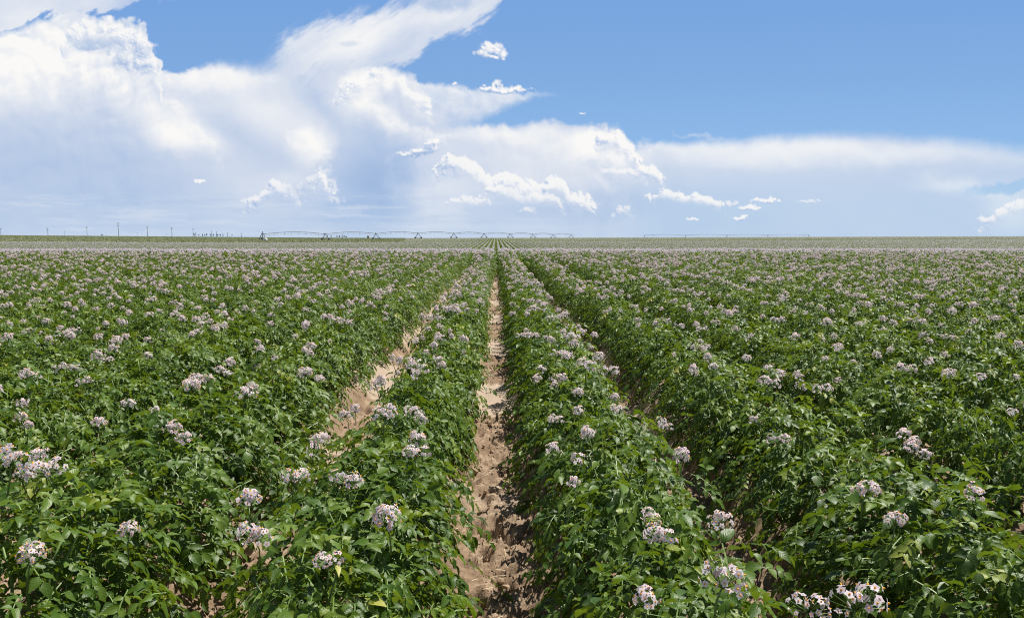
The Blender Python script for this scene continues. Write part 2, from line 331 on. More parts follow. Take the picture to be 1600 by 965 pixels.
# ------------------------------------------------------------------ terrain: canopy level below the eye, by bearing u = x/y and distance
_dk = [0, 25, 40, 60, 80, 100, 134, 200, 260, 340, 400, 450, 490, 540, 650, 800, 1000, 1500, 3000, 7000]
_uk = [-.66, -.30, -.16, -.10, 0, .12, .30, .66]
_DT = np.array([
 [.7, .7, .85, 1.3, 1.75, 1.95, 2.0, 1.95, 2.15, 2.0, 1.6, 1.3, 1.0, .8, .5, .3, 1.8, 6, 25, 90],
 [.7, .7, .85, 1.3, 1.85, 2.15, 2.2, 2.3, 2.5, 2.9, 3.3, 3.3, 3.1, 2.9, 2.4, 2.2, 2.8, 5, 25, 90],
 [.7, .7, .85, 1.3, 1.85, 2.15, 2.2, 2.2, 2.4, 2.8, 3.0, 3.05, 3.05, 2.9, 3.0, 3.6, 4.8, 9, 28, 90],
 [.7, .7, .85, 1.3, 1.85, 2.15, 2.2, 2.15, 2.2, 2.3, 2.4, 2.5, 2.5, 2.5, 3.1, 3.9, 5.2, 9, 28, 90],
 [.7, .7, .85, 1.3, 1.85, 2.15, 2.2, 2.1, 2.1, 2.0, 2.05, 2.15, 2.2, 2.35, 2.9, 3.7, 5.0, 9, 28, 90],
 [.7, .7, .85, 1.3, 1.85, 2.12, 2.15, 2.0, 1.95, 1.9, 1.9, 2.0, 2.1, 2.2, 2.8, 3.6, 4.9, 9, 28, 90],
 [.7, .7, .85, 1.3, 1.82, 2.1, 2.1, 1.9, 1.7, 1.6, 1.6, 1.65, 1.75, 1.9, 2.4, 3.2, 4.6, 9, 28, 90],
 [.7, .7, .85, 1.3, 1.75, 1.95, 1.9, 1.5, 1.2, 1.1, 1.0, 1.1, 1.25, 1.5, 2.1, 3.1, 4.6, 9, 28, 90]])
_lg = np.linspace(math.log(15), math.log(7000), 500); _ug = np.linspace(-.9, .9, 181)
_T1 = np.stack([np.interp(np.exp(_lg), _dk, r) for r in _DT])                       # u knots x d
_T2 = np.stack([np.interp(_ug, _uk, _T1[:, j]) for j in range(len(_lg))], 1)          # u grid x d
def _blur(a, n, ax):
    k = np.hanning(n+2)[1:-1]; k /= k.sum(); pad = [(0, 0), (0, 0)]; pad[ax] = (n//2, n//2)
    return np.apply_along_axis(lambda v: np.convolve(v, k, 'valid'), ax, np.pad(a, pad, mode='edge'))
_T2 = _blur(_blur(_T2, 25, 1), 15, 0)
def base_z(x, y):
    x = np.asarray(x, float); y = np.asarray(y, float); ys = np.maximum(y, 15.0)
    fi = np.clip((x/ys+.9)/1.8*180, 0, 179.999); fj = np.clip((np.log(ys)-_lg[0])/(_lg[-1]-_lg[0])*499, 0, 498.999)
    i, j = fi.astype(int), fj.astype(int); a, b = fi-i, fj-j
    return .7-((_T2[i, j]*(1-a)+_T2[i+1, j]*a)*(1-b)+(_T2[i, j+1]*(1-a)+_T2[i+1, j+1]*a)*b)
RIDGE = 0.19
def ridge(x):
    d = np.abs((x+ROW/2) % ROW-ROW/2)                    # distance from the nearest furrow centre
    return RIDGE*sstep(d, .11, .34)
def puddled(x, y):
    "1 on the smooth crusted basins of a furrow, 0 on the crumbled soil between them"
    row = np.round(x/ROW)
    return sstep(np.sin(y*2.05+row*2.1+1.15)+perlin(y*.8+row*7, row*3.3, 3)*.9+perlin(x*9, y*9, 4)*.5, .05, .45)*sstep(-(y-3.4), -1.2, .4)*0+sstep(np.sin(y*2.05+row*2.1+1.15)+perlin(y*.8+row*7, row*3.3, 3)*.9+perlin(x*9, y*9, 4)*.5, .05, .45)*sstep(y, 3.5, 4.3)
def furrow_detail(x, y):
    s = puddled(x, y); r = 1-s
    rough = .060*fbm(x*5.5, y*4.5, 7, .68, 11)+.040*fbm(x*13, y*12, 5, .6, 12, 'ridge')+.014*fbm(x*42, y*42, 3, .6, 13, 'billow')-.045*sstep(perlin(x*6.5, y*4.2, 19), .15, .6)
    hx = np.array([-.03, .055, -.075, .03, -.045, .07, .0, -.06, .05, -.9, -.87, .93, -.02]); hy = np.array([2.30, 2.52, 2.78, 2.92, 3.22, 3.34, 3.60, 3.92, 2.10, 3.9, 4.6, 3.6, 4.9])
    for a, b_ in zip(hx, hy):
        q = np.hypot((x-a)/.036, (y-b_)/.050)+.35*perlin(x*30, y*30, 71); rough = rough-.055*np.exp(-q**4)+.020*np.exp(-((q-1.35)/.35)**2)
    return r*rough+s*(.003*fbm(x*6, y*6, 3, .5, 14)-.012)
def ground_z(x, y):
    return base_z(x, y)+ridge(x)
def build_ground():
    xs = [0.0]; 
    while xs[-1] < 6500:
        q = xs[-1]; f = abs((q+ROW/2) % ROW-ROW/2)
        if q < .30: st = .011
        elif q < 1.3: st = .016 if f < .24 else .04
        elif q < 6: st = .04 if f < .25 else .09
        elif q < 14: st = .11
        else: st = .11+(q-14)*.05
        xs.append(q+st)
    xs = np.array(xs); xs = np.concatenate([-xs[:0:-1], xs])
    ys = [-8.0]
    while ys[-1] < 6800:
        q = ys[-1]
        st = .5 if q < 1 else .013 if q < 5 else .013+(q-5)*.004 if q < 16 else .06+(q-16)*.012
        ys.append(q+st)
    ys = np.array(ys)
    X, Y = np.meshgrid(xs, ys)
    near = (np.abs(X) < 14) & (Y > .8) & (Y < 45)
    Z = base_z(X, Y)+np.where((np.abs(X) < 40) & (Y < 80), ridge(X), RIDGE*.6)
    det = np.zeros(X.shape); det[near] = furrow_detail(X[near], Y[near])
    pud = np.zeros(X.shape); pud[near] = puddled(X[near], Y[near])
    Z = Z+det
    kind = np.where(Y > 560, 1.0, 0.0); kind = np.maximum(kind, sstep(Y, 232, 234)*sstep(-X/np.maximum(Y, 1), .10, .105)) 
    lp, ct = grid_faces(*X.shape)
    m_, n_, p, o = mat('soil')
    pos = n_.node('ShaderNodeNewGeometry').outputs['Position']
    pu = n_.node('ShaderNodeAttribute', attribute_name='crust').outputs['Fac']; cr = n_.node('ShaderNodeAttribute', attribute_name='crop').outputs['Fac']
    f1 = n_.noise(pos, 9, 6, .65); f2 = n_.noise(pos, 90, 3, .6); f3 = n_.noise(pos, 2.2, 4, .55)
    rough_c = n_.ramp(f1, [(.30, (.17, .112, .068)), (.5, (.32, .225, .148)), (.68, (.50, .375, .26))])
    crust_c = n_.ramp(n_.m('MULTIPLY_ADD', f3, .6, n_.m('MULTIPLY', f1, .4)), [(.35, (.37, .29, .22)), (.6, (.50, .40, .31))])
    cc = n_.mix(pu, rough_c, crust_c)
    cc = n_.mix(n_.ss(f2, .35, .7, .0, .45), cc, (.20, .135, .09))
    far = n_.ramp(n_.noise(n_.v('MULTIPLY', pos, (.02, .05, 1)), 1, 6, .7), [(.3, (.10, .125, .055)), (.6, (.16, .175, .085)), (.8, (.20, .19, .10))])
    cc = n_.mix(cr, cc, far)
    n_.put(p.inputs['Base Color'], cc); p.inputs['Roughness'].default_value = .93; p.inputs['Specular IOR Level'].default_value = .2
    bp = n_.node('ShaderNodeBump'); bp.inputs['Strength'].default_value = .8; bp.inputs['Distance'].default_value = .008
    n_.put(bp.inputs['Height'], n_.m('MULTIPLY', n_.noise(pos, 130, 4, .7), n_.m('SUBTRACT', 1.15, pu))); n_.l.new(bp.outputs[0], p.inputs['Normal'])
    me = mesh_np('ground', np.stack([X, Y, Z], -1).reshape(-1, 3), lp, ct, [m_], attrs={'crust': pud.ravel(), 'crop': kind.ravel()})
    tag(link('ground', me), 'tan sandy soil drawn up into long ridges and furrows', 'ground', kind='structure')
    return m_
soil = build_ground()
def build_path():
    xs = np.concatenate([np.arange(-420, -30, 6), np.arange(-30, 420, 6)]); V = []; 
    X, Y = np.meshgrid(xs, np.array([229.2, 230.4, 231.6, 232.8])); Z = base_z(X, Y)+RIDGE*.6+.03
    lp, ct = grid_faces(*X.shape)
    tag(link('path', mesh_np('path', np.stack([X, Y, Z], -1).reshape(-1, 3), lp, ct, [plain('dry_track', (.46, .37, .27), .95, scale=.6)])), 'pale dry wheel track crossing the field between two crops', 'path', kind='structure')
build_path()
# clods and straw lying in the furrows
def build_clods():
    N = 3200; r_ = np.random.default_rng(4)
    k = r_.choice([-2, -1, 0, 1, 2], N, p=[.07, .2, .46, .2, .07]); y = 1.9+r_.random(N)**1.6*12; x = k*ROW+r_.normal(0, .085, N)
    keep = r_.random(N) > puddled(x, y)*.93; x, y = x[keep], y[keep]; N = len(x)
    s = .003+.011*r_.random(N)**3; big = (r_.random(N) < .05) & (y < 5.5); s[big] = .014+.018*r_.random(big.sum())**2
    # lumpy rock template per clod: subdivided octahedron (18 verts, 32 tris)
    ob = np.array([[1, 0, 0], [-1, 0, 0], [0, 1, 0], [0, -1, 0], [0, 0, 1], [0, 0, -1]], float)
    tr = [(0, 2, 4), (2, 1, 4), (1, 3, 4), (3, 0, 4), (2, 0, 5), (1, 2, 5), (3, 1, 5), (0, 3, 5)]
    vs = [tuple(v_) for v_ in ob]; em = {}; F = []
    def mid(a, b):
        q = (min(a, b), max(a, b))
        if q not in em: em[q] = len(vs); m__ = (np.array(vs[a])+np.array(vs[b])); vs.append(tuple(m__/np.linalg.norm(m__)))
        return em[q]
    for a, b, c_ in tr:
        d, e, f = mid(a, b), mid(b, c_), mid(c_, a); F += [(a, d, f), (d, b, e), (f, e, c_), (d, e, f)]
    T = np.array(vs); n = len(T); F = np.array(F)
    V = T[None]*s[:, None, None]*r_.uniform(.72, 1.2, (N, n, 1))*r_.uniform(.7, 1.25, (N, 1, 3))
    z = base_z(x, y)+ridge(x)+furrow_detail(x, y)
    V += np.stack([x, y, z+s*.35], -1)[:, None, :]
    lp = (F[None]+(np.arange(N)*n)[:, None, None]).ravel()
    m_ = plain('clod_soil', (.38, .27, .18), .95, var=.45, scale=40)
    tag(link('soil_clods', mesh_np('soil_clods', V.reshape(-1, 3), lp, np.full(N*len(F), 3), [m_], smooth=False)), 'crumbled brown clods of dry soil scattered along the furrow floors', 'soil clods', kind='stuff')
    N = 900; x = r_.choice([-1, 0, 0, 0, 1], N)*ROW+r_.normal(0, .09, N); y = 1.9+r_.random(N)**1.5*9
    z = base_z(x, y)+ridge(x)+furrow_detail(x, y)+.004; a = r_.uniform(0, 6.28, N); L = r_.uniform(.006, .028, N); wd = .0011
    dx, dy = np.cos(a)*L, np.sin(a)*L; px, py = -np.sin(a)*wd, np.cos(a)*wd; tz = r_.uniform(-.003, .006, N)
    Q = np.stack([np.stack([x-dx-px, y-dy-py, z-tz], -1), np.stack([x+dx-px, y+dy-py, z+tz], -1), np.stack([x+dx+px, y+dy+py, z+tz+.001], -1), np.stack([x-dx+px, y-dy+py, z-tz+.001], -1)], 1)
    tag(link('straw', mesh_np('straw', Q.reshape(-1, 3), np.arange(4*N), np.full(N, 4), [plain('dry_straw', (.62, .50, .33), .8)])), 'dry pale bits of straw lying on the crumbled furrow soil', 'straw', kind='stuff')
build_clods()
# ------------------------------------------------------------------ potato plants
def leaf_material():
    m_, n_, p, o = mat('potato_leaf')
    tint = n_.node('ShaderNodeAttribute', attribute_name='tint').outputs['Fac']; rnd = n_.node('ShaderNodeObjectInfo').outputs['Random']
    uvn = n_.node('ShaderNodeUVMap', uv_map='uv').outputs[0]; u, v_, _ = n_.sep(uvn)
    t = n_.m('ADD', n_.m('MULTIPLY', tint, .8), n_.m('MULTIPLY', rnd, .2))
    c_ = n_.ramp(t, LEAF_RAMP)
    au = n_.m('ABSOLUTE', n_.m('SUBTRACT', u, .5))
    rib = n_.ss(au, .0, .03, .25, 0.0)
    vein = n_.m('SINE', n_.m('MULTIPLY', n_.m('SUBTRACT', v_, n_.m('MULTIPLY', au, .9)), 36.0))
    c_ = n_.mix(rib, c_, (.16, .26, .07))
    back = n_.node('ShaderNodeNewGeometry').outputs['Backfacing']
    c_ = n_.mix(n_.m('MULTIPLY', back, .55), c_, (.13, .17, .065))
    n_.put(p.inputs['Base Color'], c_); p.inputs['Roughness'].default_value = .45; p.inputs['Specular IOR Level'].default_value = .45
    bp = n_.node('ShaderNodeBump'); bp.inputs['Strength'].default_value = .22; bp.inputs['Distance'].default_value = .0005
    n_.put(bp.inputs['Height'], n_.m('ADD', vein, n_.m('MULTIPLY', n_.ss(au, 0, .06), 1.5))); n_.l.new(bp.outputs[0], p.inputs['Normal'])
    tl = n_.node('ShaderNodeBsdfTranslucent'); n_.put(tl.inputs[0], n_.mix(t, (.14, .25, .005), (.34, .46, .02)))
    mx = n_.node('ShaderNodeMixShader'); mx.inputs[0].default_value = .25
    n_.l.new(p.outputs[0], mx.inputs[1]); n_.l.new(tl.outputs[0], mx.inputs[2]); n_.l.new(mx.outputs[0], o.inputs[0])
    return m_
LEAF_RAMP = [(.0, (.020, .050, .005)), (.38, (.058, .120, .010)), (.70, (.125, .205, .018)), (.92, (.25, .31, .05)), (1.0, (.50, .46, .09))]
M_leaf = leaf_material()
def petal_material():
    m_, n_, p, o = mat('petal')
    tint = n_.node('ShaderNodeAttribute', attribute_name='tint').outputs['Fac']
    c_ = n_.ramp(tint, [(0, (.76, .56, .73)), (.5, (.93, .80, .88)), (1, (.97, .92, .94))])
    n_.put(p.inputs['Base Color'], c_); p.inputs['Roughness'].default_value = .6; p.inputs['Specular IOR Level'].default_value = .25
    tl = n_.node('ShaderNodeBsdfTranslucent'); n_.put(tl.inputs[0], c_)
    mx = n_.node('ShaderNodeMixShader'); mx.inputs[0].default_value = .48
    n_.l.new(p.outputs[0], mx.inputs[1]); n_.l.new(tl.outputs[0], mx.inputs[2]); n_.l.new(mx.outputs[0], o.inputs[0])
    return m_
M_petal = petal_material()
M_anther = plain('anther', (.90, .40, .01), .5, var=.1)
M_stem = plain('green_stem', (.16, .25, .06), .5, var=.3, scale=20)
M_olive = plain('olive_crop_leaf', (.27, .30, .15), .7, var=.35, scale=.05)
M_core = plain('row_core_shade', (.014, .036, .010), .9, var=.3)  # dark filler hump inside the plants, canopy shade put into its colour
MATS = [M_leaf, M_stem, M_petal, M_anther, M_core, M_olive]

class MBuf:
    def __init__(s): s.V = []; s.L = []; s.C = []; s.M = []; s.U = []; s.T = []; s.n = 0
    def add(s, V, F, m_, uv=None, t=0.5):
        V = np.asarray(V, float); s.V.append(V)
        for f in F: s.L.extend([q+s.n for q in f]); s.C.append(len(f)); s.M.append(m_)
        s.U.append(np.zeros((len(V), 2))+.5 if uv is None else uv); s.T.append(np.full(len(V), t) if np.isscalar(t) else t); s.n += len(V)
    def addm(s, V, F, m_, uv, t):
        "many copies at once: V (N,n,3), F list on one copy, t (N,)"
        N, n = V.shape[:2]; Fc = [len(f) for f in F]; fl = np.array([q for f in F for q in f])
        s.L.extend((fl[None]+(np.arange(N)*n)[:, None]+s.n).ravel().tolist()); s.C.extend(Fc*N); s.M.extend([m_]*(len(F)*N))
        s.V.append(V.reshape(-1, 3)); s.U.append(np.tile(uv, (N, 1))); s.T.append(np.repeat(t, n)); s.n += N*n
    def tube(s, pts, r, m_, k=4, t=.5):
        pts = [Vector(p) for p in pts]; V = []; F = []
        for i, p in enumerate(pts):
            d = (pts[min(i+1, len(pts)-1)]-pts[max(i-1, 0)]).normalized(); a = d.orthogonal().normalized(); b = d.cross(a)
            rr = r[i] if hasattr(r, '__len__') else r
            for j in range(k):
                an = 2*math.pi*j/k; V.append(p+a*math.cos(an)*rr+b*math.sin(an)*rr)
        for i in range(len(pts)-1):
            for j in range(k): F.append((i*k+j, i*k+(j+1) % k, (i+1)*k+(j+1) % k, (i+1)*k+j))
        F.append(tuple(range(k))[::-1]); F.append(tuple((len(pts)-1)*k+j for j in range(k)))
        s.add(np.array([tuple(v_) for v_ in V]), F, m_, t=t)
    def mesh(s, name, mats=None, smooth=True):
        mats = mats or MATS; used = sorted(set(s.M)); rm = {u: i for i, u in enumerate(used)}
        return mesh_np(name, np.concatenate(s.V), s.L, s.C, [mats[u] for u in used], [rm[q] for q in s.M], smooth, np.concatenate(s.U), {'tint': np.concatenate(s.T)})
# leaflet template: length 1 along +x, width along y, blade cupped and drooping
_t = [0, .18, .18, .18, .42, .42, .42, .70, .70, .70, 1.0]; _s = [0, -.25, 0, .25, -.335, 0, .335, -.235, 0, .235, 0]
LT = np.array(list(zip(_t, _s, [0]*11)), float); LT[:, 2] = .34*np.abs(LT[:, 1])-.28*LT[:, 0]**2
LUV = np.stack([LT[:, 1]*1.4+.5, LT[:, 0]], -1)
LF = [(0, 1, 2), (0, 2, 3), (1, 4, 5, 2), (2, 5, 6, 3), (4, 7, 8, 5), (5, 8, 9, 6), (7, 10, 8), (8, 10, 9)]
CT = np.array([[0, 0, 0], [.5, -.42, .06], [.5, 0, -.05], [.5, .42, .06], [1, 0, -.2]]); CUV = np.stack([CT[:, 1]+.5, CT[:, 0]], -1); CF = [(0, 1, 2), (0, 2, 3), (1, 4, 2), (2, 4, 3)]
def nrm(v_): return v_/np.maximum(np.linalg.norm(v_, axis=-1, keepdims=True), 1e-9)
def place(T, P, X, N, S, W=None):
    "template T at points P with axis X, approximate normal N, size S"
    X = nrm(X); Yv = nrm(np.cross(N, X)); Z = np.cross(X, Yv); W = S if W is None else W
    return P[:, None]+T[None, :, 0:1]*(X*S[:, None])[:, None]+T[None, :, 1:2]*(Yv*W[:, None])[:, None]+T[None, :, 2:3]*(Z*S[:, None])[:, None]
def dome_points(g, n, rx, ry, H, low=-.30):
    th = g.uniform(0, 2*np.pi, n); h = g.uniform(low, 1.0, n)
    q = np.where(h > 0, np.sqrt(np.clip(1-np.abs(h)**2.2, 0, 1)), 1.0)
    e = np.abs(np.cos(th))**.75*np.sign(np.cos(th)), np.abs(np.sin(th))**.85*np.sign(np.sin(th))
    P = np.stack([e[0]*q*rx, e[1]*q*ry, h*H], -1)
    nn = nrm(np.stack([e[0]*q/rx, e[1]*q/ry, np.clip(h, 0, 1)/H*1.0+.12], -1))
    return P, nn
def foliage(seed, H=.43, rx=.315, ry=.215, leaves=125):
    g = np.random.default_rng(seed); b = MBuf()
    P, nn = dome_points(g, leaves, rx, ry, H)
    rad = np.where(g.random(leaves) < .68, g.uniform(.86, 1.12, leaves), g.uniform(.45, .85, leaves))
    rad = np.where((g.random(leaves) < .05) & (rad > .85), rad*g.uniform(1.12, 1.32, leaves), rad)
    lump = 1+.20*np.sin(P[:, 0]*14+seed)*np.cos(P[:, 1]*13+seed*2)
    P = P*(rad*lump)[:, None]
    hr = np.clip(P[:, 2]/H, 0, 1)
    d = nn*np.array([1, 1, .30])+g.normal(0, .42, (leaves, 3))*np.array([1, 1, .45]); d[:, 2] += .16*hr-.22*(1-hr); d = nrm(d)
    Lr = g.uniform(.085, .15, leaves)*(1-.25*hr*g.random(leaves)); drop = g.uniform(.02, .075, leaves)
    p0 = P-d*Lr[:, None]*.9
    up = nrm(nn*.6+np.array([.12, .1, .85])+g.normal(0, .28, (leaves, 3)))
    side = nrm(np.cross(up, d))
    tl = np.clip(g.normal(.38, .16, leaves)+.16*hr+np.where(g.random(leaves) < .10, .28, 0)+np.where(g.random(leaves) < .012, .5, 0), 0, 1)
    tl = np.where(rad < .85, tl*.45, tl)  # inner leaves darkened: shade inside the canopy put into their tint
    for ts, sg, sz in ((.30, 1, .62), (.34, -1, .62), (.58, 1, .82), (.62, -1, .82), (.84, 1, .92), (.88, -1, .92), (1.0, 0, 1.12)):
        pos = p0+d*(Lr*ts)[:, None]+np.array([0, 0, -1])*(drop*ts**2)[:, None]
        dd = d*np.array([1, 1, 1])-np.array([0, 0, 1])*(2*drop*ts/Lr)[:, None]*.6
        ax = side*sg*.95+dd*.62+g.normal(0, .16, (leaves, 3)) if sg else dd+g.normal(0, .12, (leaves, 3))
        ax[:, 2] -= g.uniform(.0, .35, leaves)
        nv = up+g.normal(0, .30, (leaves, 3))
        S = sz*g.uniform(.032, .053, leaves)
        T = LT.copy(); V = place(T, pos, ax, nv, S, S*g.uniform(.72, 1.0, leaves))
        V += g.normal(0, .0014, V.shape)
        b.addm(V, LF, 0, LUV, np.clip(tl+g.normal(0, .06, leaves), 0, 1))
    # leaf stalks as narrow folded ribbons
    for i in range(leaves):
        q = [p0[i]+d[i]*Lr[i]*k+np.array([0, 0, -1])*drop[i]*k*k for k in (.1, .5, 1.0)]
        w_ = side[i]*.0016
        V = np.array([q[0]-w_, q[0]+w_, q[1]-w_, q[1]+w_, q[2]-w_*.6, q[2]+w_*.6]); b.add(V, [(0, 1, 3, 2), (2, 3, 5, 4)], 1)
    return b
def stems(seed, H=.43):
    g = np.random.default_rng(seed+500); b = MBuf()
    for i in range(6):
        a = i/6*6.28+g.uniform(-.4, .4); r0, r1 = .03, g.uniform(.05, .13); h = H*g.uniform(.55, .8)
        pts = [(math.cos(a)*r*1.25, math.sin(a)*r*.8, z) for r, z in ((r0, -.03), (r0+.02, h*.3), (r1*.6, h*.65), (r1, h))]
        b.tube(pts, (.0065, .006, .0048, .003), 1)
    return b
def flower(b, P, N, S, g, tnt, detail=True):
    "star shaped corolla with five lobes, orange cone of anthers"
    N = Vector(N).normalized(); a = N.orthogonal().normalized(); c_ = N.cross(a); ph = g.uniform(0, 6.28); a, c_ = a*math.cos(ph)+c_*math.sin(ph), c_*math.cos(ph)-a*math.sin(ph)
    P = Vector(P); V = [P]; F = []; refl = g.uniform(-.35, .25); T = [max(0, tnt-.45)]
    for k in range(10):
        an = math.pi*k/5; tip = k % 2 == 0; r = S*(1.0 if tip else .66); z = (-refl*S*.5 if tip else .10*S)+g.uniform(-.05, .05)*S
        V.append(P+a*math.cos(an)*r+c_*math.sin(an)*r-N*z if tip else P+a*math.cos(an)*r+c_*math.sin(an)*r+N*z); T.append(min(1, tnt+(.1 if tip else .0)))
    for k in range(5):
        an = 2*math.pi*k/5; V.append(P+a*math.cos(an)*S*.52+c_*math.sin(an)*S*.52+N*S*.10); T.append(tnt)
    for k in range(5):
        m_, l, r_, t = 11+k, 1+(2*k-1) % 10, 1+(2*k+1) % 10, 1+2*k
        F += [(0, l, m_), (0, m_, r_), (m_, l, t), (m_, t, r_)]
    b.add(np.array([tuple(q) for q in V]), F, 2, t=np.array(T))
    if detail:
        V = []; 
        for h, r in ((.04, .22), (.38, .17)):
            for k in range(5): an = 2*math.pi*k/5; V.append(P+a*math.cos(an)*S*r+c_*math.sin(an)*S*r+N*S*h)
        V.append(P+N*S*.56); F = [(k, (k+1) % 5, 5+(k+1) % 5, 5+k) for k in range(5)]+[(5+k, 5+(k+1) % 5, 10) for k in range(5)]
        b.add(np.array([tuple(q) for q in V]), F, 3)
def flower_head(seed, full=1.0, stalk=True):
    "rounded truss of pale lilac flowers on a green stalk; origin at the foot of the stalk"
    g = np.random.default_rng(seed+900); b = MBuf(); top = Vector((g.normal(0, .015), g.normal(0, .015), g.uniform(.095, .13)))
    n = int(g.integers(24, 33)*full)+2; Rh = g.uniform(.026, .032)*(.7+.3*full); tw = g.uniform(.75, 1.0)
    if stalk: b.tube([(0, 0, 0), tuple(top*.5+Vector((.006, 0, 0))), tuple(top-Vector((0, 0, Rh*.8)))], (.0032, .0028, .0022), 1, t=.6)
    ctr = top-Vector((0, 0, Rh*.15)); off = Vector((g.normal(0, .010), g.normal(0, .010), 0))
    for i in range(n):
        z = 1-1.5*(i+.5)/n; ph = i*2.39996+g.uniform(-.3, .3); q = math.sqrt(max(0, 1-z*z))
        dr = Vector((q*math.cos(ph), q*math.sin(ph), z)); c2 = ctr+off*(1 if i % 3 else -1)
        Pn = c2+Vector((dr.x*Rh*1.22, dr.y*Rh*1.22*tw, dr.z*Rh*1.12))*g.uniform(.85, 1.12)
        nn = dr+Vector(g.normal(0, .30, 3)); nn.z += .1
        flower(b, Pn, nn, g.uniform(.0095, .0122), g, float(np.clip(g.normal(.62, .16), 0, 1)))
        if stalk: b.tube([tuple(top-Vector((0, 0, Rh*.9))), tuple(Pn-dr*.004)], (.0012, .001), 1, k=3, t=.6)
    for i in range(4):  # closed buds below
        an = g.uniform(0, 6.28); q = top+Vector((math.cos(an)*.022, math.sin(an)*.022, -Rh*1.1-g.uniform(0, .012))); b.tube([tuple(q), tuple(q+Vector((0, 0, .009)))], (.003, .0012), 1, k=4, t=.7)
    return b
NV = 10
FOL = [foliage(i*17+3, H=.40+.05*((i*37) % 10)/10, leaves=(210 if i % 2 else 196)).mesh('foliage') for i in range(NV)]
STM = [stems(i*17+3).mesh('stem') for i in range(NV)]
HEADS = [flower_head(i, f) for i, f in enumerate([1, 1, .9, .85, 1, .7, .5, .9, .8, 1.0])]
HEADM = [h.mesh('flower_head') for h in HEADS]
HEADP = [1, 1, 1, 1, 1, .6, .45, 1, .7, 1]

# --- merged plants and row stretches for the mass of the crop
def merge(parts_):
    b = MBuf()
    for src, M in parts_:
        V = np.concatenate(src.V); V = V@np.array(M.to_3x3()).T+np.array(M.translation)
        b.V.append(V); b.L.extend([q+b.n for q in src.L]); b.C.extend(src.C); b.M.extend(src.M); b.U.append(np.concatenate(src.U)); b.T.append(np.concatenate(src.T)); b.n += len(V)
    return b
def head_spot(g, H=.43):
    x, y = g.uniform(-.27, .27), g.uniform(-.14, .14)
    z = H*math.sqrt(max(.1, 1-(x/.37)**2-(y/.36)**2)); return x, y, z-.028+g.uniform(-.035, .03)
SRC = bpy.data.collections.new('crop_variants')
VAR = {}
def addvar(kind, b):
    nm = 'variant_%03d' % len(SRC.objects); me = b.mesh(nm); o = bpy.data.objects.new(nm, me); SRC.objects.link(o); VAR.setdefault(kind, []).append(len(SRC.objects)-1)
for i in range(14):
    g = np.random.default_rng(i+70); L = [(foliage(i*13+300, H=.40+.06*g.random(), leaves=145), Matrix.Identity(4))]
    for k in range(g.choice([1, 2, 3, 4, 5, 6], p=[.08, .20, .28, .22, .14, .08])):
        x, y, z = head_spot(g); L.append((HEADS[g.integers(0, 10)], Matrix.Translation((x, y, z+.022))@Matrix.Rotation(g.uniform(0, 6.28), 4, 'Z')@Matrix.Scale(g.uniform(.66, .98), 4)))
    addvar('near', merge(L))
def blob_head(b, g, x, y, z, r, n=9):
    Pn = nrm(g.normal(0, 1, (n, 3))+np.array([0, 0, .7])); P = np.array([x, y, z])+Pn*r*np.array([1, 1, .75])
    ax = nrm(np.cross(Pn, g.normal(0, 1, (n, 3)))); S = np.full(n, r*1.05)
    T = CT-np.array([.5, 0, 0]); b.addm(place(T, P, ax, Pn, S, S), CF, 2, CUV, np.clip(g.normal(.55, .2, n), 0, 1))
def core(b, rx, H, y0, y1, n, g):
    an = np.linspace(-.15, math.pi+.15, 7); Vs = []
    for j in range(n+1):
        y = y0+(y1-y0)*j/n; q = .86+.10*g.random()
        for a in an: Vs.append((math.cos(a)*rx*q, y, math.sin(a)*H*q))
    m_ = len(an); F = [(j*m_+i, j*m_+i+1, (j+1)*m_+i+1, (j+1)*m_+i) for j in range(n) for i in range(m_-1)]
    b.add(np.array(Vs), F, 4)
def cards(b, g, n, rx, ry, H, size, y0=None, y1=None, tl=(.42, .18), mi=0):
    P, nn = dome_points(g, n, rx, ry, H, -.1)
    if y0 is not None:
        th = g.uniform(.02, math.pi-.02, n); r_ = g.uniform(.9, 1.08, n); nn = np.stack([np.cos(th), g.normal(0, .2, n), np.sin(th)], -1)
        P = np.stack([np.cos(th)*rx*r_, g.uniform(y0, y1, n), np.sin(th)**.8*H*r_], -1)
    else: P = P*g.uniform(.85, 1.08, n)[:, None]
    ax = nrm(nn*np.array([1, 1, .2])+g.normal(0, .6, (n, 3))*np.array([1, 1, .4])); N_ = nrm(nn*.6+np.array([0, 0, .7])+g.normal(0, .4, (n, 3)))
    S = g.uniform(.7, 1.25, n)*size
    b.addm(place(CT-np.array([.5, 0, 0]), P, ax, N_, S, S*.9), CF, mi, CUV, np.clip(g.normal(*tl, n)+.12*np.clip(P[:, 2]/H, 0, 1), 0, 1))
for i in range(20):
    g = np.random.default_rng(i+170); b = MBuf(); core(b, .31, .35, -.17, .17, 2, g)
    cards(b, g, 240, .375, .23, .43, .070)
    for k in range(g.choice([1, 2, 3, 4, 5], p=[.08, .24, .32, .24, .12]) if i < 12 else g.choice([1, 2, 3, 4], p=[.15, .35, .3, .2])): x, y, z = head_spot(g); blob_head(b, g, x, y, z+.105, g.uniform(.025, .036), 10)
    addvar('mid' if i < 12 else 'brow', b)
for i in range(8):
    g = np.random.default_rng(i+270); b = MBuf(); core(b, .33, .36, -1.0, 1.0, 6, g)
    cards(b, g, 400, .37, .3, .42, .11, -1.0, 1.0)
    for k in range(int(g.integers(8, 13))): x, y, z = head_spot(g); blob_head(b, g, x*.75, g.uniform(-1, 1), z+.12, .045, 4)
    addvar('far', b)
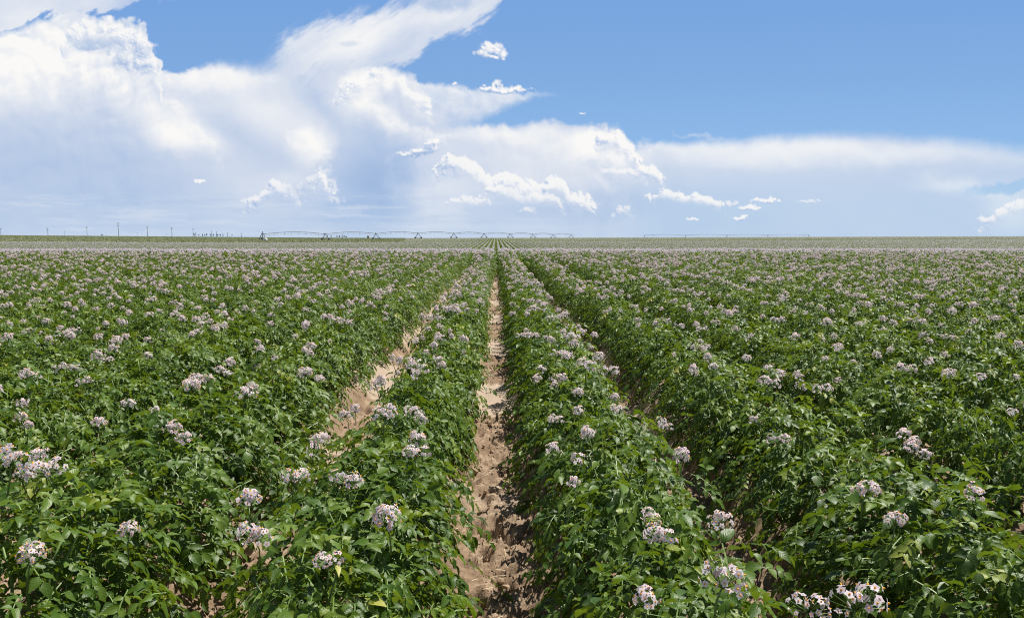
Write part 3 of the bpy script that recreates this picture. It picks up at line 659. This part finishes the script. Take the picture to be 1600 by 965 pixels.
for i in range(6):
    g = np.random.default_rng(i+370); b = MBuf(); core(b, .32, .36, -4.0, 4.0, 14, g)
    cards(b, g, 560, .36, .3, .42, .20, -4.0, 4.0, tl=(.5, .18))
    for k in range(int(g.integers(16, 24))): x, y, z = head_spot(g); blob_head(b, g, x*.75, g.uniform(-4, 4), z+.12, .06, 2)
    addvar('edge', b)
for i in range(5):   # flowerless stretch of the neighbouring crop
    g = np.random.default_rng(i+470); b = MBuf(); core(b, .33, .40, -4.0, 4.0, 14, g)
    cards(b, g, 340, .44, .3, .50, .34, -4.0, 4.0, tl=(.3, .2), mi=5); addvar('green', b)

def crop_object(name, pts, label, cat):
    "pts: list of (x, y, z, variant, rz, scale)"
    A = np.array(pts); me = bpy.data.meshes.new(name); me.vertices.add(len(A)); me.vertices.foreach_set('co', A[:, :3].astype(np.float32).ravel())
    q = me.attributes.new('vi', 'INT', 'POINT'); q.data.foreach_set('value', A[:, 3].astype(np.int32))
    q = me.attributes.new('rt', 'FLOAT_VECTOR', 'POINT'); rr = np.zeros((len(A), 3), np.float32); rr[:, 2] = A[:, 4]; q.data.foreach_set('vector', rr.ravel())
    q = me.attributes.new('sc', 'FLOAT_VECTOR', 'POINT'); ss_ = np.ones((len(A), 3), np.float32); ss_[:, 0] = A[:, 5]; ss_[:, 2] = A[:, 5]; q.data.foreach_set('vector', ss_.ravel())
    o = link(name, me); tag(o, label, cat, kind='stuff')
    ng = bpy.data.node_groups.new(name+'_scatter', 'GeometryNodeTree')
    ng.interface.new_socket('Geometry', in_out='INPUT', socket_type='NodeSocketGeometry'); ng.interface.new_socket('Geometry', in_out='OUTPUT', socket_type='NodeSocketGeometry')
    gi, go = ng.nodes.new('NodeGroupInput'), ng.nodes.new('NodeGroupOutput'); ip = ng.nodes.new('GeometryNodeInstanceOnPoints'); ci = ng.nodes.new('GeometryNodeCollectionInfo')
    ci.inputs[0].default_value = SRC; ci.inputs['Separate Children'].default_value = True; ci.inputs['Reset Children'].default_value = True
    def na(nm, ty): n_ = ng.nodes.new('GeometryNodeInputNamedAttribute'); n_.data_type = ty; n_.inputs[0].default_value = nm; return n_.outputs[0]
    mp = ng.nodes.new('GeometryNodeMeshToPoints'); ng.links.new(gi.outputs[0], mp.inputs[0]); ng.links.new(mp.outputs[0], ip.inputs['Points'])
    ng.links.new(ci.outputs[0], ip.inputs['Instance']); ip.inputs['Pick Instance'].default_value = True
    ng.links.new(na('vi', 'INT'), ip.inputs['Instance Index']); ng.links.new(na('rt', 'FLOAT_VECTOR'), ip.inputs['Rotation']); ng.links.new(na('sc', 'FLOAT_VECTOR'), ip.inputs['Scale'])
    ng.links.new(ip.outputs[0], go.inputs[0]); md = o.modifiers.new('scatter', 'NODES'); md.node_group = ng
    return o
# ------------------------------------------------------------------ planting
SP = .31
ORD = 'first second third fourth fifth sixth seventh eighth ninth tenth eleventh twelfth thirteenth fourteenth fifteenth sixteenth seventeenth eighteenth nineteenth twentieth'.split()
TENS = {2: 'twenty', 3: 'thirty', 4: 'forty', 5: 'fifty'}; TENTH = {2: 'twentieth', 3: 'thirtieth', 4: 'fortieth', 5: 'fiftieth'}
def ordinal(n): return ORD[n-1] if n <= 20 else (TENTH[n//10] if n % 10 == 0 else TENS[n//10]+'-'+ORD[n % 10-1])
def to_px(x, y, z):
    d = Vector((x, y, z-EYE)); f = d.dot(fwd)
    if f < .3: return None
    return 800+FPX*d.dot(rgt)/f, 482.5-FPX*d.dot(upv)/f, f
OPEN = {-2: .83, -1: .84, 0: .97, 1: .88}
def plant_crop():
    pr = np.random.default_rng(99); cand = []; stuff = []; green = []
    def jit(k, y):  return math.sin(k*12.9+y*.7)*.012
    # single plants
    for k in range(-110, 110):
        xc = ROW/2+k*ROW; y = .35+pr.random()*SP
        while y < 100:
            if abs(xc) < .78*y+3.2:
                x = xc+pr.normal(0, .020)+jit(k, y)+(.030 if k == -1 and y > 3.6 else 0); z = float(ridge(np.array(xc)))+float(base_z(x, y)) if False else None
                cand.append((x, y, k))
            y += SP*pr.uniform(.86, 1.14)
    A = np.array(cand); Z = base_z(A[:, 0], A[:, 1])+RIDGE
    vig = .97+.07*fbm(A[:, 0]*.25, A[:, 1]*.25, 3, .5, 301); bloom = fbm(A[:, 0]*.22+9, A[:, 1]*.16, 3, .55, 311)
    inv = []
    for i, (x, y, k) in enumerate(A):
        if y > 18: continue
        q = to_px(x, y, Z[i]+.25)
        if q and -60 < q[0] < 1660 and q[1] < 1010: inv.append((q[2], i))
    inv.sort(); chosen = [i for _, i in inv[:300]]; cs = set(chosen)
    rows = {}
    for i in chosen: rows.setdefault(int(A[i, 2]), []).append(i)
    for k, lst in sorted(rows.items()):
        lst.sort(key=lambda i: A[i, 1])
        side, nrow = ('right', k+1) if k >= 0 else ('left', -k)
        for j, i in enumerate(lst):
            x, y = A[i, 0], A[i, 1]; v_ = int(pr.integers(0, NV)); s = float(vig[i])*pr.uniform(.93, 1.07); wd = pr.uniform(.88, 1.14)*(1.16 if (k == -2 and y < 4.4) or (k == 1 and y < 3.2) else OPEN.get(k, 1.0) if y > 3.6 else 1)
            root = bpy.data.objects.new('potato_plant', None); col.objects.link(root); root.empty_display_size = .1
            root.location = (x, y, Z[i]-.01); root.rotation_euler = (0, 0, pr.choice([0, math.pi])+pr.normal(0, .22)); root.scale = (s*wd, s, s*pr.uniform(.95, 1.06))
            link('foliage', FOL[v_], root); link('stem', STM[v_], root)
            p = np.array([.03, .22, .40, .35]) if y < 4.5 else np.array([.04, .22, .38, .36]); nh = int(pr.choice(4, p=p))+int(pr.random() < .35)
            if bloom[i] > .25 and y > 4: nh = min(5, nh+1)
            spots = []
            for h in range(nh):
                for _ in range(12):
                    hx, hy, hz = head_spot(pr)
                    if all((hx-a)**2+(hy-c_)**2 > .12**2 for a, c_ in spots): break
                spots.append((hx, hy)); o = link('flower_head', HEADM[pr.integers(0, 10)], root)
                if y < 3.2: hz -= .0
                o.location = (hx, hy, hz+.010); o.rotation_euler = (pr.normal(0, .16)-.05, pr.normal(0, .16), pr.uniform(0, 6.28)); sc_ = pr.uniform(.62, 1.0); o.scale = (sc_,)*3
            hd = {0: 'without flower heads', 1: 'with one flower head', 2: 'with two flower heads', 3: 'with three flower heads', 4: 'with four flower heads', 5: 'with five flower heads'}[nh]
            tag(root, f'potato plant {hd}, {ordinal(j+1)} along {ordinal(nrow)} row {side} of centre furrow', 'potato plant', 'potato plants growing in rows')
    for i, (x, y, k) in enumerate(A):
        if i in cs: continue
        kind = 'near' if y < 30 else 'mid' if y < 36+6*pr.random() else 'brow'; V_ = VAR[kind]
        stuff.append((x, y, Z[i]-.01, V_[pr.integers(0, len(V_))], pr.choice([0, math.pi])+pr.normal(0, .25), float(vig[i])*pr.uniform(.90, 1.14)*((OPEN.get(k, 1.0) if y < 24 else 1)+.14*min(1, max(0, (y-16)/15)))))
    # row stretches of 2 m, then of 8 m
    def stretch(kind, y0, y1, L, umax, lst, cond=lambda x, y: True):
        K = int(umax*y1/ROW)+2; V_ = VAR[kind]; ys = np.arange(y0+L/2, y1, L); kk = np.arange(-K, K)
        X, Yy = np.meshgrid(ROW/2+kk*ROW, ys); m_ = (np.abs(X) < umax*Yy+8) & cond(X, Yy); X, Yy = X[m_], Yy[m_]; Zz = base_z(X, Yy)+RIDGE*.9
        vi = pr.choice(V_, len(X)); rz = pr.choice([0, math.pi], len(X)); s = pr.uniform(.92, 1.08, len(X))
        lst.extend(zip(X, Yy, Zz, vi, rz, s))
    stretch('far', 100, 228, 2.0, .74, stuff)
    stretch('edge', 234, 600, 8.0, .72, stuff, lambda x, y: x/y > -.115)
    stretch('green', 234, 660, 8.0, .72, green, lambda x, y: x/y <= -.115)
    crop_object('potato_crop', stuff, 'dense rows of flowering potato plants running to the horizon', 'potato crop')
    crop_object('green_crop', green, 'low green crop without flowers beyond the potato field on the left', 'green crop')
    print('COUNT', len(chosen), len(stuff), len(green), 'last y', max(A[i, 1] for i in chosen))
if not SKY_ONLY: plant_crop()
# ------------------------------------------------------------------ things on the skyline
def spot(px, y, dz=0.0):
    x = y*math.tan(math.atan((px-800)/FPX)+YAW); return Vector((x, y, float(base_z(x, y))+dz))
def vtop(py, y):  # height of a photo row at distance y
    return EYE-y*math.tan(math.atan((py-482.5)/FPX)+PITCH)
M_galv = plain('hazy_galvanised_steel', (.24, .26, .29), .5, .2); M_tyre = plain('tyre_rubber', (.02, .02, .02), .8); M_hose = plain('drop_hose_rubber', (.06, .07, .08), .7)  # steel paled, distance haze put into its colour
M_wood = plain('weathered_hazy_timber', (.30, .31, .33), .85, scale=3); M_white = plain('white_enamel', (.75, .76, .77), .5, var=.06); M_roof = plain('roof_sheet', (.35, .36, .38), .5)  # grey pole timber paled further, distance haze put into its colour
M_bark = plain('bark', (.07, .055, .04), .9)
FM = [M_galv, M_tyre, M_hose, M_wood, M_white, M_roof, M_bark]
def bar(b, p, q, r, m_, k=4): b.tube([tuple(p), tuple(q)], r, m_, k)
def box(b, c_, s, m_, rz=0.0):
    V = []; ca, sa = math.cos(rz), math.sin(rz)
    for z in (-.5, .5):
        for x, y in ((-.5, -.5), (.5, -.5), (.5, .5), (-.5, .5)):
            xx, yy = x*s[0], y*s[1]; V.append((c_[0]+xx*ca-yy*sa, c_[1]+xx*sa+yy*ca, c_[2]+z*s[2]))
    b.add(np.array(V), [(3, 2, 1, 0), (4, 5, 6, 7), (0, 1, 5, 4), (1, 2, 6, 5), (2, 3, 7, 6), (3, 0, 4, 7)], m_)
def tower_mesh():   # local x = span direction, y = wheel track
    b = MBuf(); h = 3.7
    for s in (-1, 1):
        bar(b, (.25, s*.15, h), (.55, s*2.25, .75), .11, 0); bar(b, (-.25, s*.15, h), (-.55, s*2.25, .75), .11, 0); bar(b, (.55, s*2.25, .75), (-.55, s*2.25, .75), .06, 0)
    bar(b, (0, -2.4, .75), (0, 2.4, .75), .13, 0); bar(b, (.4, -1.2, 2.2), (.4, 1.2, 2.2), .05, 0); bar(b, (0, 0, h), (0, 0, h+.75), .07, 0); box(b, (0, .3, h+.15), (.5, .5, .6), 0)
    return b.mesh('tower', FM, False)
def wheel_parts():
    b = MBuf(); n = 16; V = []; F = []
    for (r, y) in ((.42, -.15), (.62, -.17), (.66, 0), (.62, .17), (.42, .15)):
        for k in range(n): a = 2*math.pi*k/n; V.append((math.cos(a)*r*(1.0 if k % 2 else .965), y, math.sin(a)*r))
    for j in range(4):
        for k in range(n): F.append((j*n+k, j*n+(k+1) % n, (j+1)*n+(k+1) % n, (j+1)*n+k))
    b.add(np.array(V), F, 1); ty = b.mesh('tyre', FM)
    b = MBuf(); b.tube([(0, -.13, 0), (0, .13, 0)], .43, 0, 12); b.tube([(0, -.22, 0), (0, .22, 0)], .10, 0, 8); return ty, b.mesh('rim', FM)
def span_mesh(L, arch=1.0):
    b = MBuf(); h = 3.7; n = 12; pts = [(L*i/n, 0, h+arch*math.sin(math.pi*i/n)) for i in range(n+1)]
    b.tube(pts, .15, 0, 6); low = [(L*i/n, 0, h+arch*math.sin(math.pi*i/n)-(.95 if 0 < i < n else 0)) for i in range(n+1)]
    for s in (-1, 1):
        lw = [(p[0], s*(.55 if 0 < i < n else 0), p[2]) for i, p in enumerate(low)]
        for i in range(n): bar(b, lw[i], lw[i+1], .022, 0, 3)
        for i in range(2, n-1, 2): bar(b, pts[i], lw[i], .03, 0, 3)
    for i in range(2, n-1, 2): bar(b, (low[i][0], -.55, low[i][2]), (low[i][0], .55, low[i][2]), .02, 0, 3)
    return b.mesh('span_pipe', FM)
def hose_mesh():
    b = MBuf(); b.tube([(0, 0, 0), (0, .10, .16), (0, .26, .12), (0, .32, -.3), (0, .32, -1.3)], .035, 2, 4); b.tube([(0, .32, -1.3), (0, .32, -1.42)], (.06, .12), 2, 6); return b.mesh('drop_hose', FM)
TY, RM = wheel_parts(); TW, HS = tower_mesh(), hose_mesh(); SPANS = {}
def machine(p0, p1, n, label, u0=None, centre=True, fractions=None, overhang=0):
    root = bpy.data.objects.new('centre_pivot_irrigator', None); col.objects.link(root)
    d = (p1-p0); L = d.length/n; rz = math.atan2(d.y, d.x); root.location = (p0.x, p0.y, float(base_z(p0.x, p0.y))); root.rotation_euler = (0, 0, rz)
    z0 = root.location.z; arch = 1.1
    key = round(L, 1); SPANS.setdefault(key, span_mesh(L, arch)); gz = []
    for i in range(n+1):
        q = p0+d*(i/n); gz.append(max(float(base_z(q.x, q.y)), vtop(374.2, q.y) if i > 2 else -99)+.28)
    for i in range(n+1):
        x = L*i; z = gz[i]-z0
        if i == 0 and centre:
            b = MBuf()
            for sx in (-1, 1):
                for sy in (-1, 1): bar(b, (sx*1.5, sy*1.5, 0), (sx*.25, sy*.25, 4.0), .16, 0)
            for h_ in (1.3, 2.6): 
                w_ = 1.5-1.25*h_/4
                for a, c_ in (((-w_, -w_), (w_, -w_)), ((w_, -w_), (w_, w_)), ((w_, w_), (-w_, w_)), ((-w_, w_), (-w_, -w_))): bar(b, (*a, h_), (*c_, h_), .08, 0)
            b.tube([(0, 0, .1), (0, 0, 4.9)], .22, 0, 8); box(b, (.3, .9, 1.5), (.7, .5, 1.1), 0)
            o = link('pivot_tower', b.mesh('pivot_tower', FM, False), root); o.location = (0, 0, z)
        else:
            o = link('tower', TW, root); o.location = (x, 0, z)
            for s in (-1, 1):
                wl = bpy.data.objects.new('wheel', RM); col.objects.link(wl); wl.parent = o; wl.location = (0, s*2.4, .66); wl.rotation_euler = (0, 0, math.pi/2); 
                wl.rotation_euler = (0, 0, math.pi/2); tyo = None
                t2 = bpy.data.objects.new('wheel', TY); col.objects.link(t2); t2.parent = o; t2.location = (0, s*2.4, .66); t2.rotation_euler = (0, 0, math.pi/2); t2.name = 'tyre'; wl.name = 'rim'
        if i < n:
            o = link('span_pipe', SPANS[key], root); dz = gz[i+1]-gz[i]; o.location = (x, 0, z); o.rotation_euler = (0, -math.atan2(dz, L), 0)
            for k in range(1, 9):
                f = k/9; h = link('drop_hose', HS, root); h.location = (x+L*f, 0, z+dz*f+3.7+arch*math.sin(math.pi*f)); h.rotation_euler = (0, 0, 0)
    if overhang:
        b = MBuf(); b.tube([(0, 0, 3.7), (overhang, 0, 3.8)], .10, 0, 6); bar(b, (0, 0, 4.45), (overhang, 0, 3.8), .03, 0, 3); o = link('overhang_pipe', b.mesh('overhang_pipe', FM), root); o.location = (L*n, 0, gz[n]-z0)
    tag(root, label, 'irrigator', 'centre pivot irrigators on the skyline')
a0 = spot(412, 398); a1 = spot(892, 398*2.02)
machine(Vector((a0.x, a0.y, 0)), Vector((a1.x, a1.y, 0)), 9, 'long wheeled irrigation boom with arched spans crossing behind the rows left of centre', overhang=13)
b0 = spot(1006, 960); b1 = spot(1262, 960)
machine(Vector((b0.x, b0.y, 0)), Vector((b1.x, b1.y, 0)), 4, 'far shorter irrigation boom of four low arched spans, on the right skyline', centre=False)
# white tank by the pivot point
def tank():
    p = spot(416.5, 393); root = bpy.data.objects.new('water_tank', None); col.objects.link(root); root.location = p+Vector((0, 0, .3))
    b = MBuf(); n = 16; prof = [(.0, .15), (.85, .15), (.9, .3), (.9, 1.35), (.75, 1.55), (.25, 1.7), (.25, 1.85), (0, 1.86)]; V = []; F = []
    for r, z in prof:
        for k in range(n): V.append((math.cos(6.2832*k/n)*r, math.sin(6.2832*k/n)*r, z))
    for j in range(len(prof)-1):
        for k in range(n): F.append((j*n+k, j*n+(k+1) % n, (j+1)*n+(k+1) % n, (j+1)*n+k))
    b.add(np.array(V), F, 4); link('tank_body', b.mesh('tank_body', FM), root)
    b = MBuf()
    for s in (-.5, 0, .5): box(b, (0, s, .07), (1.9, .15, .14), 0)
    link('stand', b.mesh('stand', FM, False), root); b = MBuf(); b.tube([(-.9, 0, .5), (-1.6, 0, .5), (-1.6, 0, .05)], .06, 0, 6); link('outlet_pipe', b.mesh('outlet_pipe', FM), root)
    tag(root, 'small white tank standing at the foot of the nearer irrigation boom', 'tank')
tank()
def shed():
    p = spot(576.5, 640); z = vtop(372.0, 640); root = bpy.data.objects.new('shed', None); col.objects.link(root); root.location = (p.x, p.y, float(base_z(p.x, p.y))); h = max(2.4, vtop(370.2, 640)-root.location.z)
    b = MBuf(); box(b, (0, 0, h/2), (1.9, 2.4, h), 4); link('wall', b.mesh('wall', FM, False), root)
    b = MBuf(); b.add(np.array([(-1.05, -1.3, h), (1.05, -1.3, h), (1.05, 1.3, h), (-1.05, 1.3, h), (0, -1.3, h+.5), (0, 1.3, h+.5)]), [(0, 1, 4), (2, 3, 5), (1, 2, 5, 4), (3, 0, 4, 5), (3, 2, 1, 0)], 4); link('roof', b.mesh('roof', FM, False), root)
    b = MBuf(); box(b, (0, -1.215, h*.45), (.8, .03, h*.8), 5); link('door', b.mesh('door', FM, False), root)
    tag(root, 'tiny white shed on the skyline beneath the arched irrigation pipe', 'shed')
shed()
# power poles
def pole(px, ytop, y, arms, label, w_=.20, group='timber power poles along the left skyline'):
    p = spot(px, y); zt = vtop(ytop, y); H = max(zt-p.z, 3.0)
    root = bpy.data.objects.new('power_pole', None); col.objects.link(root); root.location = (p.x, p.y, p.z); root.rotation_euler = (0, 0, .12)
    b = MBuf(); b.tube([(0, 0, -.2), (0, 0, H*.5), (0, 0, H)], (w_, w_*.85, w_*.65), 3, 8); link('pole', b.mesh('pole', FM), root)
    for k in range(arms):
        z = H-.6-k*1.9; b = MBuf(); box(b, (0, -.22, z), (2.7, .16, .22), 3); bar(b, (-.9, -.22, z-.1), (0, -.22, z-.9), .04, 3); bar(b, (.9, -.22, z-.1), (0, -.22, z-.9), .04, 3); arm = link('crossarm', b.mesh('crossarm', FM, False), root)
        for s in (-1.2, -.5, .5, 1.2):
            b = MBuf(); b.tube([(s, -.22, z+.1), (s, -.22, z+.22), (s, -.22, z+.4)], (.04, .11, .05), 4, 6); link('insulator', b.mesh('insulator', FM), arm)
    tag(root, label, 'power pole', group)
Y0, DY = 758, 80
for i, (px, yt, arms, lb) in enumerate([
    (5, 356.3, 1, 'power pole at the far left edge of the skyline'), (78, 356, 2, 'second power pole from the left, beyond the green crop'),
    (139, 353, 2, 'power pole standing left of the small round skyline bush'), (188, 347.5, 3, 'tallest power pole on the left skyline'),
    (233, 353, 2, 'power pole just right of the tallest one'), (271, 355, 2, 'power pole midway between the tallest pole and the tree clump'),
    (304, 357, 1, 'power pole at the left end of the skyline tree clump'), (332.5, 360.6, 1, 'short distant power pole rising in the middle of the tree clump'),
    (357.5, 362.6, 1, 'short distant power pole just right of the tree clump'), (379, 364, 1, 'tiny power pole nearest to the long irrigation boom')]):
    pole(px, yt, Y0+DY*i, arms, lb, w_=.21 if i < 3 else .26+.02*i)
for px, yt, lb in ((104, 360, 'short faint pole between the second and third tall power poles'), (217, 363, 'short faint pole just right of the tallest power pole'), (263, 365.5, 'tiniest faint pole left of the midway power pole')):
    pole(px, yt, 1500, 1, lb, w_=.22, group=None)
# ------------------------------------------------------------------ skyline trees
def tree_leaf():
    m_, n_, p, o = mat('tree_foliage'); t = n_.node('ShaderNodeAttribute', attribute_name='tint').outputs['Fac']
    n_.put(p.inputs['Base Color'], n_.ramp(t, [(0, (.05, .075, .065)), (.6, (.08, .11, .085)), (1, (.11, .14, .10))])); p.inputs['Roughness'].default_value = .7; return m_
TM = [tree_leaf()]+FM[1:]
def tree(px, y, base_py, h_px, w_px, label, conic=False, name='broadleaf_tree', n=420):
    p = spot(px, y); u_ = y/FPX; z0 = p.z; zt = vtop(base_py-h_px, y); H = max(zt-z0, 2.5); W = w_px*u_*.5; g = np.random.default_rng(int(px*10)); Hc = max(h_px*u_, 2.0)
    root = bpy.data.objects.new(name, None); col.objects.link(root); root.location = (p.x, p.y, z0)
    b = MBuf(); b.tube([(0, 0, -.2), (.1, 0, H*.4), (0, .1, H*.8)], (.035*H, .025*H, .008*H), 6, 7)
    for k in range(5): a = g.uniform(0, 6.28); z = H-Hc*g.uniform(.35, .8); b.tube([(0, 0, z), (math.cos(a)*W*.6, math.sin(a)*W*.6, z+Hc*.15)], (.012*H, .004*H), 6, 5)
    link('trunk', b.mesh('trunk', TM), root)
    b = MBuf(); cl = []
    for k in range(9):
        if conic: f = k/8; z = H-Hc+Hc*f; r = W*(1-f)*.9; a = g.uniform(0, 6.28); cl.append((math.cos(a)*r*.4, math.sin(a)*r*.4, z, max(W*(1-f)*.75, .25*W), Hc*.12))
        else: a = g.uniform(0, 6.28); r = W*g.uniform(.1, .62); cl.append((math.cos(a)*r, math.sin(a)*r, H-Hc*g.uniform(.28, .75), W*g.uniform(.32, .52), Hc*g.uniform(.16, .28)))
    idx = g.integers(0, 9, n); q = nrm(g.normal(0, 1, (n, 3)))*g.uniform(.5, 1.05, (n, 1)); C = np.array(cl)[idx]
    P = C[:, :3]+q*np.stack([C[:, 3], C[:, 3], C[:, 4]], -1); P[:, 2] = np.minimum(P[:, 2], H)
    ax = nrm(g.normal(0, 1, (n, 3))); S = np.full(n, max(.13*W, .3))*g.uniform(.6, 1.4, n)
    b.addm(place(CT-np.array([.5, 0, 0]), P, ax, nrm(q+g.normal(0, .5, (n, 3))), S, S), CF, 0, CUV, np.clip(g.normal(.4, .25, n)+.25*q[:, 2], 0, 1)); link('crown', b.mesh('crown', TM), root)
    tag(root, label, 'tree' if 'bush' not in name else 'bush')
TY0 = 1350
for px, h, w_, cn, lb in [
    (305.6, 4.6, 3.4, 0, 'rounded dark tree at the left end of the skyline clump, by a pole'), (308.2, 5.4, 2.2, 1, 'pointed tree second from the left in the skyline clump'),
    (312.8, 2.6, 1.6, 0, 'small lone tree in the gap near the left of the clump'), (318.5, 3.2, 2.2, 1, 'pale pointed tree left of the middle of the skyline clump'),
    (322, 2.6, 2.6, 0, 'low wide tree left of the dense middle of the clump'), (325.2, 4.2, 2.6, 0, 'dense dark tree in the left middle of the skyline clump'),
    (330.8, 3.6, 3.0, 0, 'broad dark tree beside the short pole inside the clump'), (335.4, 2.8, 3.4, 0, 'low broad dark tree just right of the pole inside the clump'),
    (340.4, 6.4, 2.0, 1, 'tallest spire shaped tree in the right half of the clump'), (341.6, 2.6, 3.2, 0, 'low bushy tree at the foot of the tallest spire tree'),
    (345.8, 3.2, 3.4, 0, 'greyish wide tree between the spire tree and the last tree'), (350.3, 3.8, 2.0, 1, 'dark upright tree ending the clump on the right'),
    (364.5, 1.5, 2.4, 0, 'tiny low tree alone, right of the skyline clump')]:
    tree(px, TY0, 368.4, h+.4, w_*1.1, lb, bool(cn), 'conifer_tree' if cn else 'broadleaf_tree')
for px, h, w_, cn, lb in [
    (512.5, 3.4, 2.2, 0, 'dark tree behind the boom beside its second tower'), (518.6, 3.0, 1.8, 1, 'narrow tree just right of the second boom tower'),
    (527.5, 2.2, 3.2, 0, 'low wide tree starting the group under the second span'), (531.4, 2.8, 3.4, 0, 'rounded tree in the middle of the group under the span'),
    (535.6, 3.6, 2.6, 1, 'tallest pointed tree in the group under the second span'), (538.8, 2.8, 2.6, 0, 'dark rounded tree right of the tallest one under the span'),
    (541.8, 1.8, 3.0, 0, 'lowest tree ending the group under the second span')]:
    tree(px, 1100, 370.6, h+.4, w_*1.1, lb, bool(cn), 'conifer_tree' if cn else 'broadleaf_tree')
tree(162, 800, 367.4, 2.2, 2.6, 'small round dark bush on the skyline between two tall poles', name='round_bush')
